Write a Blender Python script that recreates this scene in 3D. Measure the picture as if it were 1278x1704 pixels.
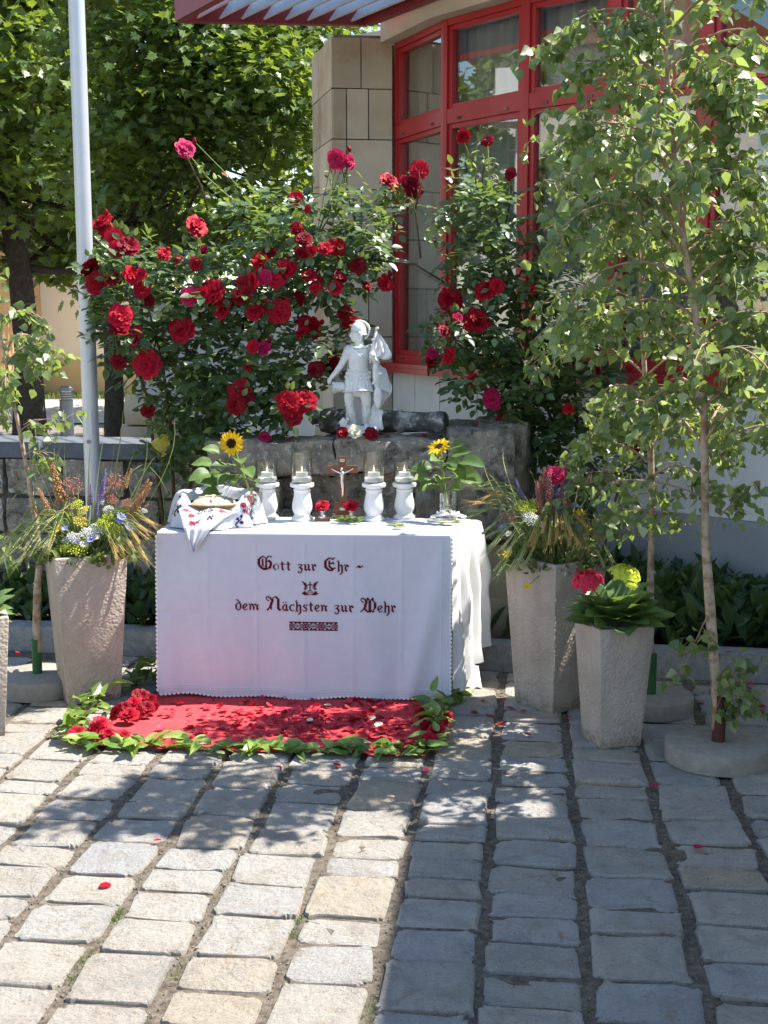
import bpy, bmesh, math, random
import numpy as np
from mathutils import Vector, Matrix, noise
R = math.radians
random.seed(7); rng = np.random.default_rng(7)
for o in list(bpy.data.objects): bpy.data.objects.remove(o)
S = bpy.context.scene; COL = S.collection

# ------------------------------------------------------------------ camera, sky, sun, exposure
F = 2200.0; CX, CY = 639.0, 852.0; CAMH = 1.69
PITCH = math.atan(322 / F); CT, ST = math.cos(PITCH), math.sin(PITCH)
cd = bpy.data.cameras.new('camera'); cam = bpy.data.objects.new('camera', cd); COL.objects.link(cam)
cam.location = (0, 0, CAMH); cam.rotation_euler = (R(90) - PITCH, 0, 0)
cd.sensor_fit = 'VERTICAL'; cd.sensor_height = 36; cd.lens = F / 1704 * 36; cd.clip_end = 500; cd.clip_start = .05
S.camera = cam
SUN_EL, SUN_AZ = R(57), R(76)          # azimuth measured from +Y towards +X
SUNV = Vector((math.cos(SUN_EL) * math.sin(SUN_AZ), math.cos(SUN_EL) * math.cos(SUN_AZ), math.sin(SUN_EL)))
w = bpy.data.worlds.new('World'); S.world = w; w.use_nodes = True
nt = w.node_tree; bg = nt.nodes['Background']
sky = nt.nodes.new('ShaderNodeTexSky'); sky.sky_type = 'NISHITA'; sky.sun_disc = False
sky.sun_elevation = SUN_EL; sky.sun_rotation = SUN_AZ; sky.air_density = 1.15; sky.dust_density = .25; sky.ozone_density = 1.6
nt.links.new(sky.outputs[0], bg.inputs[0]); bg.inputs[1].default_value = .112
ld = bpy.data.lights.new('sun', 'SUN'); ld.energy = 5.0; ld.angle = R(.53); ld.color = (1, .95, .87)
sun = bpy.data.objects.new('sun', ld); COL.objects.link(sun)
sun.rotation_euler = (-SUNV).to_track_quat('-Z', 'Y').to_euler()
S.view_settings.view_transform = 'Standard'; S.view_settings.look = 'None'
S.view_settings.gamma = 1; S.view_settings.use_curve_mapping = False; S.view_settings.exposure = 1.42

# ------------------------------------------------------------------ helpers
def ray(px, py):
    u = (px - CX) / F; v = -(py - CY) / F
    return Vector((u, CT + v * ST, -ST + v * CT))
def at(px, py, Y):
    d = ray(px, py); return Vector((0, 0, CAMH)) + d * (Y / d.y)
def gnd(px, py, z=0.0):
    d = ray(px, py); return Vector((0, 0, CAMH)) + d * ((z - CAMH) / d.z)
def proj(p):
    x, y, z = p[0], p[1], p[2] - CAMH
    dep = y * CT - z * ST; up = y * ST + z * CT
    return CX + F * x / dep, CY - F * up / dep, dep
def msz(n, Y): return n * Y / F
def fr(seed, s=1.0): return noise.noise(Vector(seed)) * s

def tag(o, label=None, cat=None, group=None, kind=None):
    if label: o['label'] = label
    if cat: o['category'] = cat
    if group: o['group'] = group
    if kind: o['kind'] = kind
    return o
def thing(name, label, cat, loc=(0, 0, 0), rz=0.0, group=None):
    o = bpy.data.objects.new(name, None); COL.objects.link(o)
    o.location = loc; o.rotation_euler = (0, 0, rz); o.empty_display_size = .1
    return tag(o, label, cat, group)
def link(name, me, parent=None, loc=None, rot=None, scale=None):
    o = bpy.data.objects.new(name, me); COL.objects.link(o)
    if parent: o.parent = parent
    if loc is not None: o.location = loc
    if rot is not None:
        if isinstance(rot, Matrix): o.rotation_euler = rot.to_euler()
        else: o.rotation_euler = rot
    if scale is not None: o.scale = (scale,) * 3 if isinstance(scale, (int, float)) else scale
    return o
def finish(me, mats, smooth=False, angle=None):
    for m in (mats if isinstance(mats, (list, tuple)) else [mats]): me.materials.append(m)
    if smooth:
        me.polygons.foreach_set('use_smooth', [True] * len(me.polygons))
        if angle: me.set_sharp_from_angle(angle=R(angle))
    me.update()
    return me

class MB:
    def __init__(s): s.v = []; s.f = []; s.m = []
    def add(s, vs, fs, mi=0):
        b = len(s.v); s.v += [tuple(v) for v in vs]; s.f += [tuple(i + b for i in f) for f in fs]; s.m += [mi] * len(fs); return s
    def obox(s, o, ax, ay, az, xr, yr, zr, mi=0):
        o, ax, ay, az = Vector(o), Vector(ax), Vector(ay), Vector(az)
        vs = [o + ax * x + ay * y + az * z for z in zr for y in yr for x in xr]
        return s.add(vs, [(0, 2, 3, 1), (4, 5, 7, 6), (0, 1, 5, 4), (2, 6, 7, 3), (0, 4, 6, 2), (1, 3, 7, 5)], mi)
    def box(s, c, d, mi=0):
        return s.obox(c, (1, 0, 0), (0, 1, 0), (0, 0, 1), (-d[0] / 2, d[0] / 2), (-d[1] / 2, d[1] / 2), (-d[2] / 2, d[2] / 2), mi)
    def tube(s, pts, rad, n=8, cap=True, mi=0):
        pts = [Vector(p) for p in pts]; k = len(pts)
        if not hasattr(rad, '__len__'): rad = [rad] * k
        up = None; vs = []
        for i, p in enumerate(pts):
            t = (pts[min(i + 1, k - 1)] - pts[max(i - 1, 0)])
            t = t.normalized() if t.length > 1e-9 else Vector((0, 0, 1))
            if up is None:
                a = Vector((1, 0, 0)) if abs(t.x) < .8 else Vector((0, 1, 0)); up = t.cross(a).normalized()
            up = (up - t * up.dot(t)); up = up.normalized() if up.length > 1e-6 else t.orthogonal().normalized()
            b = t.cross(up)
            for j in range(n):
                a = 2 * math.pi * j / n; vs.append(p + (up * math.cos(a) + b * math.sin(a)) * rad[i])
        fs = [(i * n + j, i * n + (j + 1) % n, (i + 1) * n + (j + 1) % n, (i + 1) * n + j) for i in range(k - 1) for j in range(n)]
        if cap: fs += [tuple(range(n))[::-1], tuple((k - 1) * n + j for j in range(n))]
        return s.add(vs, fs, mi)
    def lathe(s, prof, c=(0, 0, 0), n=24, mi=0, sx=1, sy=1):
        vs = [(c[0] + r * math.cos(2 * math.pi * j / n) * sx, c[1] + r * math.sin(2 * math.pi * j / n) * sy, c[2] + z) for r, z in prof for j in range(n)]
        k = len(prof)
        fs = [(i * n + j, i * n + (j + 1) % n, (i + 1) * n + (j + 1) % n, (i + 1) * n + j) for i in range(k - 1) for j in range(n)]
        fs += [tuple(range(n))[::-1], tuple((k - 1) * n + j for j in range(n))]
        return s.add(vs, fs, mi)
    def ball(s, c, r, n=10, m=7, mi=0):
        c = Vector(c); r = (r, r, r) if not hasattr(r, '__len__') else r; vs = []
        for i in range(m + 1):
            t = math.pi * i / m
            for j in range(n):
                a = 2 * math.pi * j / n
                vs.append((c[0] + r[0] * max(math.sin(t), .02) * math.cos(a), c[1] + r[1] * max(math.sin(t), .02) * math.sin(a), c[2] - r[2] * math.cos(t)))
        fs = [(i * n + j, i * n + (j + 1) % n, (i + 1) * n + (j + 1) % n, (i + 1) * n + j) for i in range(m) for j in range(n)]
        fs += [tuple(range(n))[::-1], tuple(m * n + j for j in range(n))]
        return s.add(vs, fs, mi)
    def grid(s, fn, nu, nv, mi=0):
        vs = [fn(i / nu, j / nv) for j in range(nv + 1) for i in range(nu + 1)]
        fs = [(j * (nu + 1) + i, j * (nu + 1) + i + 1, (j + 1) * (nu + 1) + i + 1, (j + 1) * (nu + 1) + i) for j in range(nv) for i in range(nu)]
        return s.add(vs, fs, mi)
    def prism(s, poly, z0, z1, mi=0):
        n = len(poly)
        vs = [(p[0], p[1], z0) for p in poly] + [(p[0], p[1], z1) for p in poly]
        fs = [tuple(range(n))[::-1], tuple(range(n, 2 * n))] + [(i, (i + 1) % n, n + (i + 1) % n, n + i) for i in range(n)]
        return s.add(vs, fs, mi)
    def mesh(s, name, mats, smooth=False, angle=None):
        me = bpy.data.meshes.new(name); me.from_pydata(s.v, [], s.f); finish(me, mats, smooth, angle)
        if any(s.m): me.polygons.foreach_set('material_index', s.m)
        return me
    def build(s, name, mats, parent=None, smooth=False, angle=None, loc=None, rot=None):
        return link(name, s.mesh(name, mats, smooth, angle), parent, loc, rot)

def remesh(mb, voxel, it=3, fac=.5):
    me = mb.mesh('t', []); o = bpy.data.objects.new('t', me); COL.objects.link(o)
    m = o.modifiers.new('r', 'REMESH'); m.mode = 'VOXEL'; m.voxel_size = voxel
    if it:
        m = o.modifiers.new('s', 'SMOOTH'); m.iterations = it; m.factor = fac
    dg = bpy.context.evaluated_depsgraph_get(); dg.update()
    out = bpy.data.meshes.new_from_object(o.evaluated_get(dg)); bpy.data.objects.remove(o); bpy.data.meshes.remove(me)
    return out

# leaf clouds -------------------------------------------------------
def frames(d, nr):
    d = d / np.linalg.norm(d, axis=1, keepdims=True)
    x = np.cross(d, nr); x /= np.linalg.norm(x, axis=1, keepdims=True) + 1e-9
    z = np.cross(x, d); return np.stack([x, d, z], axis=2)
def cloud(name, tv, tf, P, M, sc, mat, parent=None, smooth=True, var=None):
    tv = np.asarray(tv, float); P = np.asarray(P, float); n, k = len(P), len(tv)
    V = np.einsum('nij,kj->nki', M, tv) * np.asarray(sc)[:, None, None] + P[:, None, :]
    me = bpy.data.meshes.new(name)
    off = (np.arange(n) * k)
    fs = []
    for f in tf: fs += (off[:, None] + np.array(f)[None, :]).tolist()
    me.from_pydata(V.reshape(-1, 3).tolist(), [], fs)
    a = me.attributes.new('var', 'FLOAT', 'POINT')
    vv = rng.random(n) if var is None else np.asarray(var)
    a.data.foreach_set('value', np.repeat(vv, k).astype(np.float32))
    finish(me, mat, smooth)
    o = link(name, me, parent)
    if parent: o['kind'] = 'stuff'
    return o
OVATE = ([(0, 0, 0), (.26, .28, .06), (.30, .52, .06), (.17, .80, .02), (0, 1, -.06), (-.17, .80, .02), (-.30, .52, .06), (-.26, .28, .06), (0, .5, -.03)],
         [(0, 1, 2, 8), (8, 2, 3, 4), (8, 4, 5, 6), (0, 8, 6, 7)])
BIRCH = ([(0, 0, 0), (.34, .16, .03), (.44, .34, .06), (.26, .66, .03), (0, 1.05, -.08), (-.26, .66, .03), (-.44, .34, .06), (-.34, .16, .03), (0, .45, -.03)],
         [(0, 1, 2, 8), (8, 2, 3, 4), (8, 4, 5, 6), (0, 8, 6, 7)])
LANCE = ([(0, 0, 0), (.12, .2, .03), (.19, .5, .05), (.11, .8, .0), (0, 1, -.08), (-.11, .8, .0), (-.19, .5, .05), (-.12, .2, .03), (0, .3, -.02), (0, .7, -.03)],
         [(0, 1, 2, 8), (8, 2, 3, 9), (9, 3, 4), (9, 4, 5), (8, 9, 5, 6), (0, 8, 6, 7)])
_h = [(.20, .03), (.50, -.02), (.38, .2), (.66, .40), (.36, .47), (.34, .68), (.15, .62)]
MAPLE = ([(0, 0, 0)] + [(x, y, x * .14 - .03) for x, y in _h] + [(0, 1, -.08)] + [(-x, y, x * .14 - .03) for x, y in _h[::-1]],
         [tuple(range(9)), (0,) + tuple(range(8, 16))])
def unit(n):
    v = rng.normal(size=(n, 3)); return v / np.linalg.norm(v, axis=1, keepdims=True)

# ------------------------------------------------------------------ materials
def NN(m): return m.node_tree.nodes, m.node_tree.links
def mixc(nt_, a, b, fac, mode='MIX'):
    n = nt_.nodes.new('ShaderNodeMix'); n.data_type = 'RGBA'; n.blend_type = mode
    for sck, val in ((n.inputs[6], a), (n.inputs[7], b), (n.inputs[0], fac)):
        if hasattr(val, 'default_value') or hasattr(val, 'links'): nt_.links.new(val, sck)
        elif isinstance(val, (int, float)): sck.default_value = val
        else: sck.default_value = (*val, 1)
    return n.outputs[2]
def ramp(nt_, fac, stops):
    n = nt_.nodes.new('ShaderNodeValToRGB'); e = n.color_ramp.elements
    while len(e) < len(stops): e.new(.5)
    for el, (p, c) in zip(e, stops): el.position = p; el.color = (*c, 1) if hasattr(c, '__len__') else (c, c, c, 1)
    nt_.links.new(fac, n.inputs[0]); return n.outputs[0]
def ntex(nt_, scale, detail=4, rough=.6, vec=None, dist=0):
    n = nt_.nodes.new('ShaderNodeTexNoise'); n.inputs['Scale'].default_value = scale; n.inputs['Detail'].default_value = detail
    n.inputs['Roughness'].default_value = rough; n.inputs['Distortion'].default_value = dist
    if vec is not None: nt_.links.new(vec, n.inputs['Vector'])
    return n.outputs[0]
def wpos(nt_):
    g = nt_.nodes.new('ShaderNodeNewGeometry'); return g.outputs['Position']
def pm(name, c1, c2=None, scale=12, rough=.7, spec=.3, metal=0, bump=0, bscale=80, bdist=.01, stops=None, coat=0, rand=0, detail=5):
    m = bpy.data.materials.new(name); m.use_nodes = True; t = m.node_tree; b = t.nodes['Principled BSDF']
    b.inputs['Roughness'].default_value = rough; b.inputs['Metallic'].default_value = metal
    b.inputs['Specular IOR Level'].default_value = spec; b.inputs['Coat Weight'].default_value = coat
    P = wpos(t); c2 = c2 or tuple(x * .8 for x in c1)
    nz = ntex(t, scale, detail, .6, P)
    col = ramp(t, nz, stops or [(.32, c1), (.68, c2)])
    if rand:
        oi = t.nodes.new('ShaderNodeObjectInfo'); hs = t.nodes.new('ShaderNodeHueSaturation')
        mr = t.nodes.new('ShaderNodeMapRange'); mr.inputs[3].default_value = 1 - rand; mr.inputs[4].default_value = 1 + rand
        t.links.new(oi.outputs['Random'], mr.inputs[0]); t.links.new(mr.outputs[0], hs.inputs['Value']); t.links.new(col, hs.inputs['Color']); col = hs.outputs[0]
    t.links.new(col, b.inputs['Base Color'])
    if bump:
        bp = t.nodes.new('ShaderNodeBump'); bp.inputs['Strength'].default_value = bump; bp.inputs['Distance'].default_value = bdist
        t.links.new(ntex(t, bscale, 6, .65, P), bp.inputs['Height']); t.links.new(bp.outputs[0], b.inputs['Normal'])
    return m
def leafm(name, stops, trans, rough=.42, tf=.32, spec=.4, grey=.10, obj=False):
    m = bpy.data.materials.new(name); m.use_nodes = True; t = m.node_tree; b = t.nodes['Principled BSDF']
    b.inputs['Roughness'].default_value = rough; b.inputs['Specular IOR Level'].default_value = spec
    if obj: src = t.nodes.new('ShaderNodeObjectInfo').outputs['Random']
    else:
        a = t.nodes.new('ShaderNodeAttribute'); a.attribute_name = 'var'; src = a.outputs['Fac']
    col = ramp(t, src, stops)
    nz = ntex(t, 60, 3, .6, wpos(t)); col = mixc(t, col, (.5, .5, .5), ramp(t, nz, [(.3, 0.0), (.8, grey)]))
    t.links.new(col, b.inputs['Base Color'])
    tr = t.nodes.new('ShaderNodeBsdfTranslucent'); t.links.new(mixc(t, col, trans, .6), tr.inputs[0])
    mx = t.nodes.new('ShaderNodeMixShader'); mx.inputs[0].default_value = tf
    t.links.new(b.outputs[0], mx.inputs[1]); t.links.new(tr.outputs[0], mx.inputs[2])
    t.links.new(mx.outputs[0], t.nodes['Material Output'].inputs[0]); return m
def glassm(name, tint=(.95, .97, .97), ior=1.5, boost=1.0, rough=0.0):
    m = bpy.data.materials.new(name); m.use_nodes = True; t = m.node_tree; t.nodes.remove(t.nodes['Principled BSDF'])
    tr = t.nodes.new('ShaderNodeBsdfTransparent'); tr.inputs[0].default_value = (*tint, 1)
    gl = t.nodes.new('ShaderNodeBsdfGlossy'); gl.inputs['Roughness'].default_value = rough
    fz = t.nodes.new('ShaderNodeFresnel'); gg = t.nodes.new('ShaderNodeNewGeometry'); mr = t.nodes.new('ShaderNodeMapRange'); mr.inputs[3].default_value = ior; mr.inputs[4].default_value = 1 / ior
    t.links.new(gg.outputs['Backfacing'], mr.inputs[0]); t.links.new(mr.outputs[0], fz.inputs[0])
    mt = t.nodes.new('ShaderNodeMath'); mt.operation = 'MULTIPLY'; mt.inputs[1].default_value = boost; mt.use_clamp = True
    t.links.new(fz.outputs[0], mt.inputs[0])
    mx = t.nodes.new('ShaderNodeMixShader'); t.links.new(mt.outputs[0], mx.inputs[0]); t.links.new(tr.outputs[0], mx.inputs[1]); t.links.new(gl.outputs[0], mx.inputs[2])
    t.links.new(mx.outputs[0], t.nodes['Material Output'].inputs[0]); return m
def emim(name, c, s):
    m = bpy.data.materials.new(name); m.use_nodes = True; b = m.node_tree.nodes['Principled BSDF']
    b.inputs['Emission Color'].default_value = (*c, 1); b.inputs['Emission Strength'].default_value = s; b.inputs['Base Color'].default_value = (*c, 1); return m

M = {}
def granite():
    m = bpy.data.materials.new('granite_sett'); m.use_nodes = True; t = m.node_tree; b = t.nodes['Principled BSDF']
    P = wpos(t); b.inputs['Roughness'].default_value = .82; b.inputs['Specular IOR Level'].default_value = .25
    oi = t.nodes.new('ShaderNodeObjectInfo'); g = t.nodes.new('ShaderNodeNewGeometry')
    ad = t.nodes.new('ShaderNodeMath'); ad.operation = 'ADD'; t.links.new(oi.outputs['Random'], ad.inputs[0]); t.links.new(g.outputs['Random Per Island'], ad.inputs[1])
    frc = t.nodes.new('ShaderNodeMath'); frc.operation = 'FRACT'; t.links.new(ad.outputs[0], frc.inputs[0])
    base = ramp(t, frc.outputs[0], [(0, (.57, .51, .435)), (.2, (.52, .485, .435)), (.4, (.60, .545, .465)), (.55, (.53, .52, .50)), (.7, (.61, .55, .47)), (.8, (.48, .485, .485)), (.9, (.58, .53, .45)), (1, (.60, .45, .28))])
    blot = ntex(t, 9, 6, .65, P, .6)
    col = mixc(t, base, (.33, .265, .185), ramp(t, blot, [(.50, 0.0), (.70, .6)]))
    big = ntex(t, 4.5, 5, .6, P, .3); col = mixc(t, col, (.30, .295, .29), ramp(t, big, [(.33, .35), (.48, 0.0)]))
    rust = ntex(t, 14, 5, .7, P, 1.2)
    col = mixc(t, col, (.38, .20, .085), ramp(t, rust, [(.60, 0.0), (.70, .65)]))
    sp = ntex(t, 150, 4, .75, P); col = mixc(t, col, (.15, .145, .14), ramp(t, sp, [(.31, .75), (.44, 0.0)]))
    pit_shade = ntex(t, 42, 7, .75, P, .4); col = mixc(t, col, (.17, .15, .125), ramp(t, pit_shade, [(.31, .75), (.40, 0.0)]))  # shade of pitted relief painted into the colour as random dark spots
    sp2 = ntex(t, 130, 4, .7, P); col = mixc(t, col, (.66, .64, .60), ramp(t, sp2, [(.54, 0.0), (.68, .75)]))
    t.links.new(col, b.inputs['Base Color'])
    h1 = ntex(t, 46, 10, .78, P); h2 = ntex(t, 12, 5, .65, P)
    mm = t.nodes.new('ShaderNodeMath'); mm.operation = 'ADD'; t.links.new(h1, mm.inputs[0]); t.links.new(h2, mm.inputs[1])
    bp = t.nodes.new('ShaderNodeBump'); bp.inputs['Strength'].default_value = 1.0; bp.inputs['Distance'].default_value = .038
    t.links.new(mm.outputs[0], bp.inputs['Height']); t.links.new(bp.outputs[0], b.inputs['Normal']); return m
M['granite'] = granite()
M['sand'] = pm('joint_sand', (.085, .07, .054), (.25, .21, .165), 50, .95, .1, bump=1, bscale=170, bdist=.012)
M['soil'] = pm('soil', (.05, .038, .026), (.10, .08, .055), 20, .95, .1, bump=.8, bscale=60, bdist=.02)
M['pebble'] = pm('pebble', (.11, .092, .072), (.27, .235, .19), 40, .9, .2)
M['kerb'] = pm('kerb_granite', (.20, .20, .20), (.33, .32, .30), 30, .85, .2, bump=.5, bscale=90, bdist=.01)
M['path'] = pm('light_gravel', (.50, .44, .36), (.42, .37, .30), 6, .95, .1)
M['asphalt'] = pm('yard_ground', (.16, .14, .115), (.22, .195, .16), 3, .95, .1)
M['grass'] = leafm('grass', [(0, (.06, .11, .018)), (1, (.15, .20, .04))], (.25, .35, .05))
M['white_wall'] = pm('white_render', (.74, .74, .73), (.68, .68, .675), 3, .85, .2, bump=.15, bscale=120, bdist=.004)
M['wall_panel'] = pm('white_panel', (.66, .66, .63), (.58, .585, .565), 5, .6, .3)
M['plinth_wall'] = pm('grey_render', (.36, .38, .41), (.31, .33, .36), 4, .85, .2, bump=.2, bscale=120, bdist=.004)
M['red'] = pm('red_window_paint', (.40, .020, .024), (.35, .017, .021), 4, .38, .45, coat=.1)
M['dark_red'] = pm('dark_red_steel', (.24, .022, .025), (.19, .018, .02), 5, .45, .4)
M['slat'] = pm('grey_slat', (.50, .52, .55), (.42, .44, .47), 6, .5, .4)
M['sandstone'] = pm('sandstone', (.40, .345, .26), (.31, .255, .185), 2.2, .9, .15, bump=.35, bscale=140, bdist=.006, rand=.16, stops=[(.3, (.56, .485, .37)), (.52, (.48, .40, .29)), (.66, (.40, .295, .18)), (.8, (.51, .44, .33))])
M['mortar'] = pm('mortar', (.10, .09, .075), (.15, .135, .11), 40, .95, .1)
M['concrete'] = pm('concrete', (.45, .425, .37), (.37, .345, .29), 7, .85, .2, bump=.4, bscale=120, bdist=.006)
M['disc'] = pm('aggregate_concrete', (.36, .33, .28), (.27, .25, .215), 26, .9, .2, bump=.8, bscale=130, bdist=.01)
M['lintel'] = pm('beige_concrete', (.55, .50, .40), (.48, .43, .335), 6, .85, .2, bump=.2, bscale=100, bdist=.004)
M['glass'] = glassm('window_glass', (.84, .86, .84), 1.5, 3.0)
M['clear'] = glassm('clear_glass', (.93, .945, .94), 1.5, 3.2)
M['cutglass'] = glassm('cut_glass', (.80, .83, .80), 1.5, 2.6, .12)
M['curtain'] = pm('curtain', (.58, .58, .53), (.50, .50, .46), 4, .9, .1)
M['room'] = pm('room', (.5, .49, .46), (.44, .43, .41), 1, .9, .1)
M['pole'] = pm('brushed_aluminium', (.55, .57, .60), (.49, .51, .54), 5, .36, .5, metal=.25)
M['bollard'] = pm('grey_steel', (.24, .25, .26), (.19, .20, .21), 8, .5, .4)
M['bark'] = pm('bark', (.045, .036, .028), (.09, .075, .06), 14, .95, .1, bump=1, bscale=40, bdist=.04)
M['birch_bark'] = pm('birch_bark', (.42, .35, .265), (.23, .15, .09), 22, .75, .25, bump=.5, bscale=60, bdist=.006, stops=[(.25, (.50, .44, .35)), (.5, (.38, .29, .20)), (.62, (.22, .13, .075)), (.8, (.44, .36, .27))])
M['twig'] = pm('birch_twig', (.30, .20, .13), (.40, .28, .19), 30, .7, .25)
M['cane'] = pm('rose_cane', (.11, .085, .035), (.075, .055, .03), 25, .75, .2)
M['green_stem'] = pm('green_stem', (.13, .20, .035), (.20, .26, .06), 30, .6, .3)
M['maple'] = leafm('maple_leaf', [(0, (.016, .040, .006)), (.45, (.042, .085, .011)), (.8, (.085, .145, .017)), (1, (.16, .235, .030))], (.42, .54, .035), .42, .36, .4)
M['birch'] = leafm('birch_leaf', [(0, (.040, .078, .024)), (.4, (.095, .155, .045)), (.8, (.22, .295, .10)), (1, (.42, .46, .25))], (.52, .68, .10), .40, .40, .8)
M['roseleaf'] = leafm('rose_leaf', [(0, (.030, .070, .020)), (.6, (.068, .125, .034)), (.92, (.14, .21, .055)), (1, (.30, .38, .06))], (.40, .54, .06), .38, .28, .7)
M['laurel'] = leafm('laurel_leaf', [(0, (.06, .135, .02)), (.5, (.13, .23, .03)), (.85, (.24, .34, .06)), (1, (.36, .40, .16))], (.45, .58, .06), .28, .28, .5, obj=True)
M['bedleaf'] = leafm('bed_leaf', [(0, (.018, .05, .013)), (.7, (.04, .09, .02)), (1, (.10, .15, .03))], (.2, .34, .04), .35, .25, .45)
M['hydleaf'] = leafm('hydrangea_leaf', [(0, (.06, .13, .032)), (1, (.14, .23, .055))], (.35, .5, .07), .36, .26, .5, obj=True)
M['sunleaf'] = leafm('sunflower_leaf', [(0, (.05, .105, .02)), (1, (.11, .185, .035))], (.3, .45, .05), .5, .25, .3, obj=True)
M['blade'] = leafm('grass_blade', [(0, (.12, .18, .06)), (.6, (.26, .31, .11)), (1, (.44, .42, .20))], (.42, .48, .15), .5, .3, .3)
M['ear'] = leafm('grain_ear', [(0, (.26, .33, .12)), (.6, (.42, .44, .18)), (1, (.52, .46, .20))], (.5, .45, .15), .6, .2, .3, obj=True)
M['gold'] = leafm('golden_ear', [(0, (.42, .26, .07)), (1, (.52, .36, .12))], (.6, .42, .12), .6, .2, .3, obj=True)
def petal(name, c1, c2, tr, tf=.22, rough=.5):
    m = leafm(name, [(0, c1), (1, c2)], tr, rough, tf, .2, 0.0, obj=True); return m
M['rose'] = petal('red_rose_petal', (.30, .002, .013), (.46, .004, .024), (.7, .006, .03), .16, .6)
M['rose_pink'] = petal('crimson_pink_petal', (.42, .010, .075), (.52, .018, .10), (.7, .03, .12), .18, .6)
M['rose_dark'] = petal('dark_red_petal', (.17, .0015, .008), (.25, .002, .012), (.45, .006, .02), .16, .6)
M['rose_white'] = petal('cream_petal', (.72, .70, .50), (.76, .74, .58), (.8, .78, .6))
M['yellow'] = petal('yellow_petal', (.80, .50, .010), (.85, .58, .02), (.9, .6, .02))
M['yellow_pale'] = petal('pale_yellow_petal', (.70, .58, .10), (.75, .62, .14), (.8, .66, .15))
M['blue'] = petal('blue_petal', (.26, .27, .55), (.33, .33, .60), (.35, .35, .7))
M['purple'] = petal('purple_petal', (.17, .14, .33), (.26, .20, .42), (.3, .2, .5))
M['white_flower'] = petal('white_petal', (.75, .75, .70), (.78, .78, .74), (.8, .8, .75))
M['sorrel'] = petal('sorrel_brown', (.46, .26, .12), (.54, .31, .15), (.55, .32, .14))
M['pinkhead'] = petal('dusty_pink', (.42, .17, .15), (.48, .21, .17), (.5, .25, .2))
M['lime'] = petal('lime_petal', (.50, .56, .05), (.58, .62, .08), (.65, .72, .1))
M['hyd_red'] = petal('hydrangea_red', (.58, .02, .06), (.66, .05, .10), (.75, .06, .1))
M['loose_petal'] = leafm('loose_red_petal', [(0, (.26, .002, .012)), (.6, (.48, .006, .03)), (1, (.62, .015, .06))], (.7, .01, .04), .5, .2, .3)
M['sundisc'] = pm('sunflower_disc', (.022, .010, .006), (.045, .018, .008), 200, .9, .1, bump=1, bscale=400, bdist=.004)
M['planter'] = None
M['cloth'] = pm('white_cotton', (.585, .59, .66), (.555, .56, .63), 20, .9, .15, bump=.12, bscale=900, bdist=.001)
M['lace'] = pm('lace', (.78, .775, .77), (.72, .715, .71), 80, .9, .15, bump=.5, bscale=300, bdist=.003)
M['stitch'] = pm('burgundy_thread', (.14, .010, .022), (.10, .007, .017), 300, .85, .15)
M['stitch_red'] = pm('red_thread', (.40, .015, .03), (.32, .01, .025), 300, .85, .15)
M['stitch_black'] = pm('dark_thread', (.030, .012, .028), (.05, .02, .035), 300, .85, .15)
M['carpet'] = pm('red_cloth', (.56, .060, .068), (.49, .048, .056), 14, .85, .15, bump=.3, bscale=500, bdist=.002)
M['marble'] = pm('cast_marble', (.74, .745, .74), (.50, .505, .50), 26, .8, .2, bump=.5, bscale=200, bdist=.004, stops=[(.3, (.80, .805, .80)), (.6, (.72, .725, .72)), (.8, (.50, .505, .50))])
M['plaster'] = pm('white_ceramic', (.70, .695, .68), (.64, .635, .62), 20, .5, .35, bump=.1, bscale=150, bdist=.003)
M['wax'] = pm('white_wax', (.80, .79, .76), (.76, .75, .72), 20, .5, .3)
M['wood'] = pm('brown_wood', (.20, .075, .035), (.14, .05, .024), 25, .5, .35, bump=.2, bscale=90, bdist=.003)
M['silver'] = pm('silver', (.62, .61, .59), (.55, .54, .52), 30, .3, .5, metal=.8)
M['flame'] = emim('flame', (1, .66, .28), 4)
M['rock'] = None
M['iron'] = pm('old_iron', (.045, .044, .043), (.10, .098, .092), 16, .8, .3, bump=.9, bscale=70, bdist=.012, stops=[(.3, (.055, .054, .053)), (.48, (.12, .115, .108)), (.57, (.25, .24, .225)), (.63, (.55, .54, .51))])
M['pipe_green'] = pm('green_pipe', (.025, .10, .030), (.03, .12, .035), 12, .55, .3)
M['pipe_rust'] = pm('rusty_pipe', (.10, .035, .022), (.055, .022, .016), 25, .75, .3, bump=.4, bscale=80, bdist=.004)
M['crust'] = pm('bread_crust', (.50, .40, .27), (.30, .17, .075), 18, .85, .2, bump=.8, bscale=50, bdist=.012, stops=[(.3, (.60, .55, .46)), (.55, (.50, .41, .30)), (.75, (.34, .21, .11))])
M['basket'] = pm('wicker', (.28, .19, .09), (.20, .13, .06), 60, .8, .2)
M['orange_wall'] = pm('orange_render', (.52, .30, .15), (.47, .27, .135), 2, .9, .15)
M['house_white'] = pm('pale_render', (.74, .71, .64), (.70, .67, .60), 1.5, .9, .15)
M['house_base'] = pm('ochre_base', (.50, .42, .25), (.45, .38, .22), 3, .9, .15)
M['roof'] = pm('roof_tile', (.28, .09, .05), (.22, .07, .04), 6, .85, .2)
M['pane_dark'] = pm('dark_pane', (.03, .035, .04), (.02, .025, .03), 2, .1, .6)
M['bluegrey'] = pm('bluegrey_coping', (.135, .15, .17), (.10, .11, .13), 14, .85, .2, bump=.4, bscale=70, bdist=.01)
M['paint_grey'] = pm('light_grey_paint', (.56, .57, .60), (.50, .51, .54), 3, .7, .3)

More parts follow.
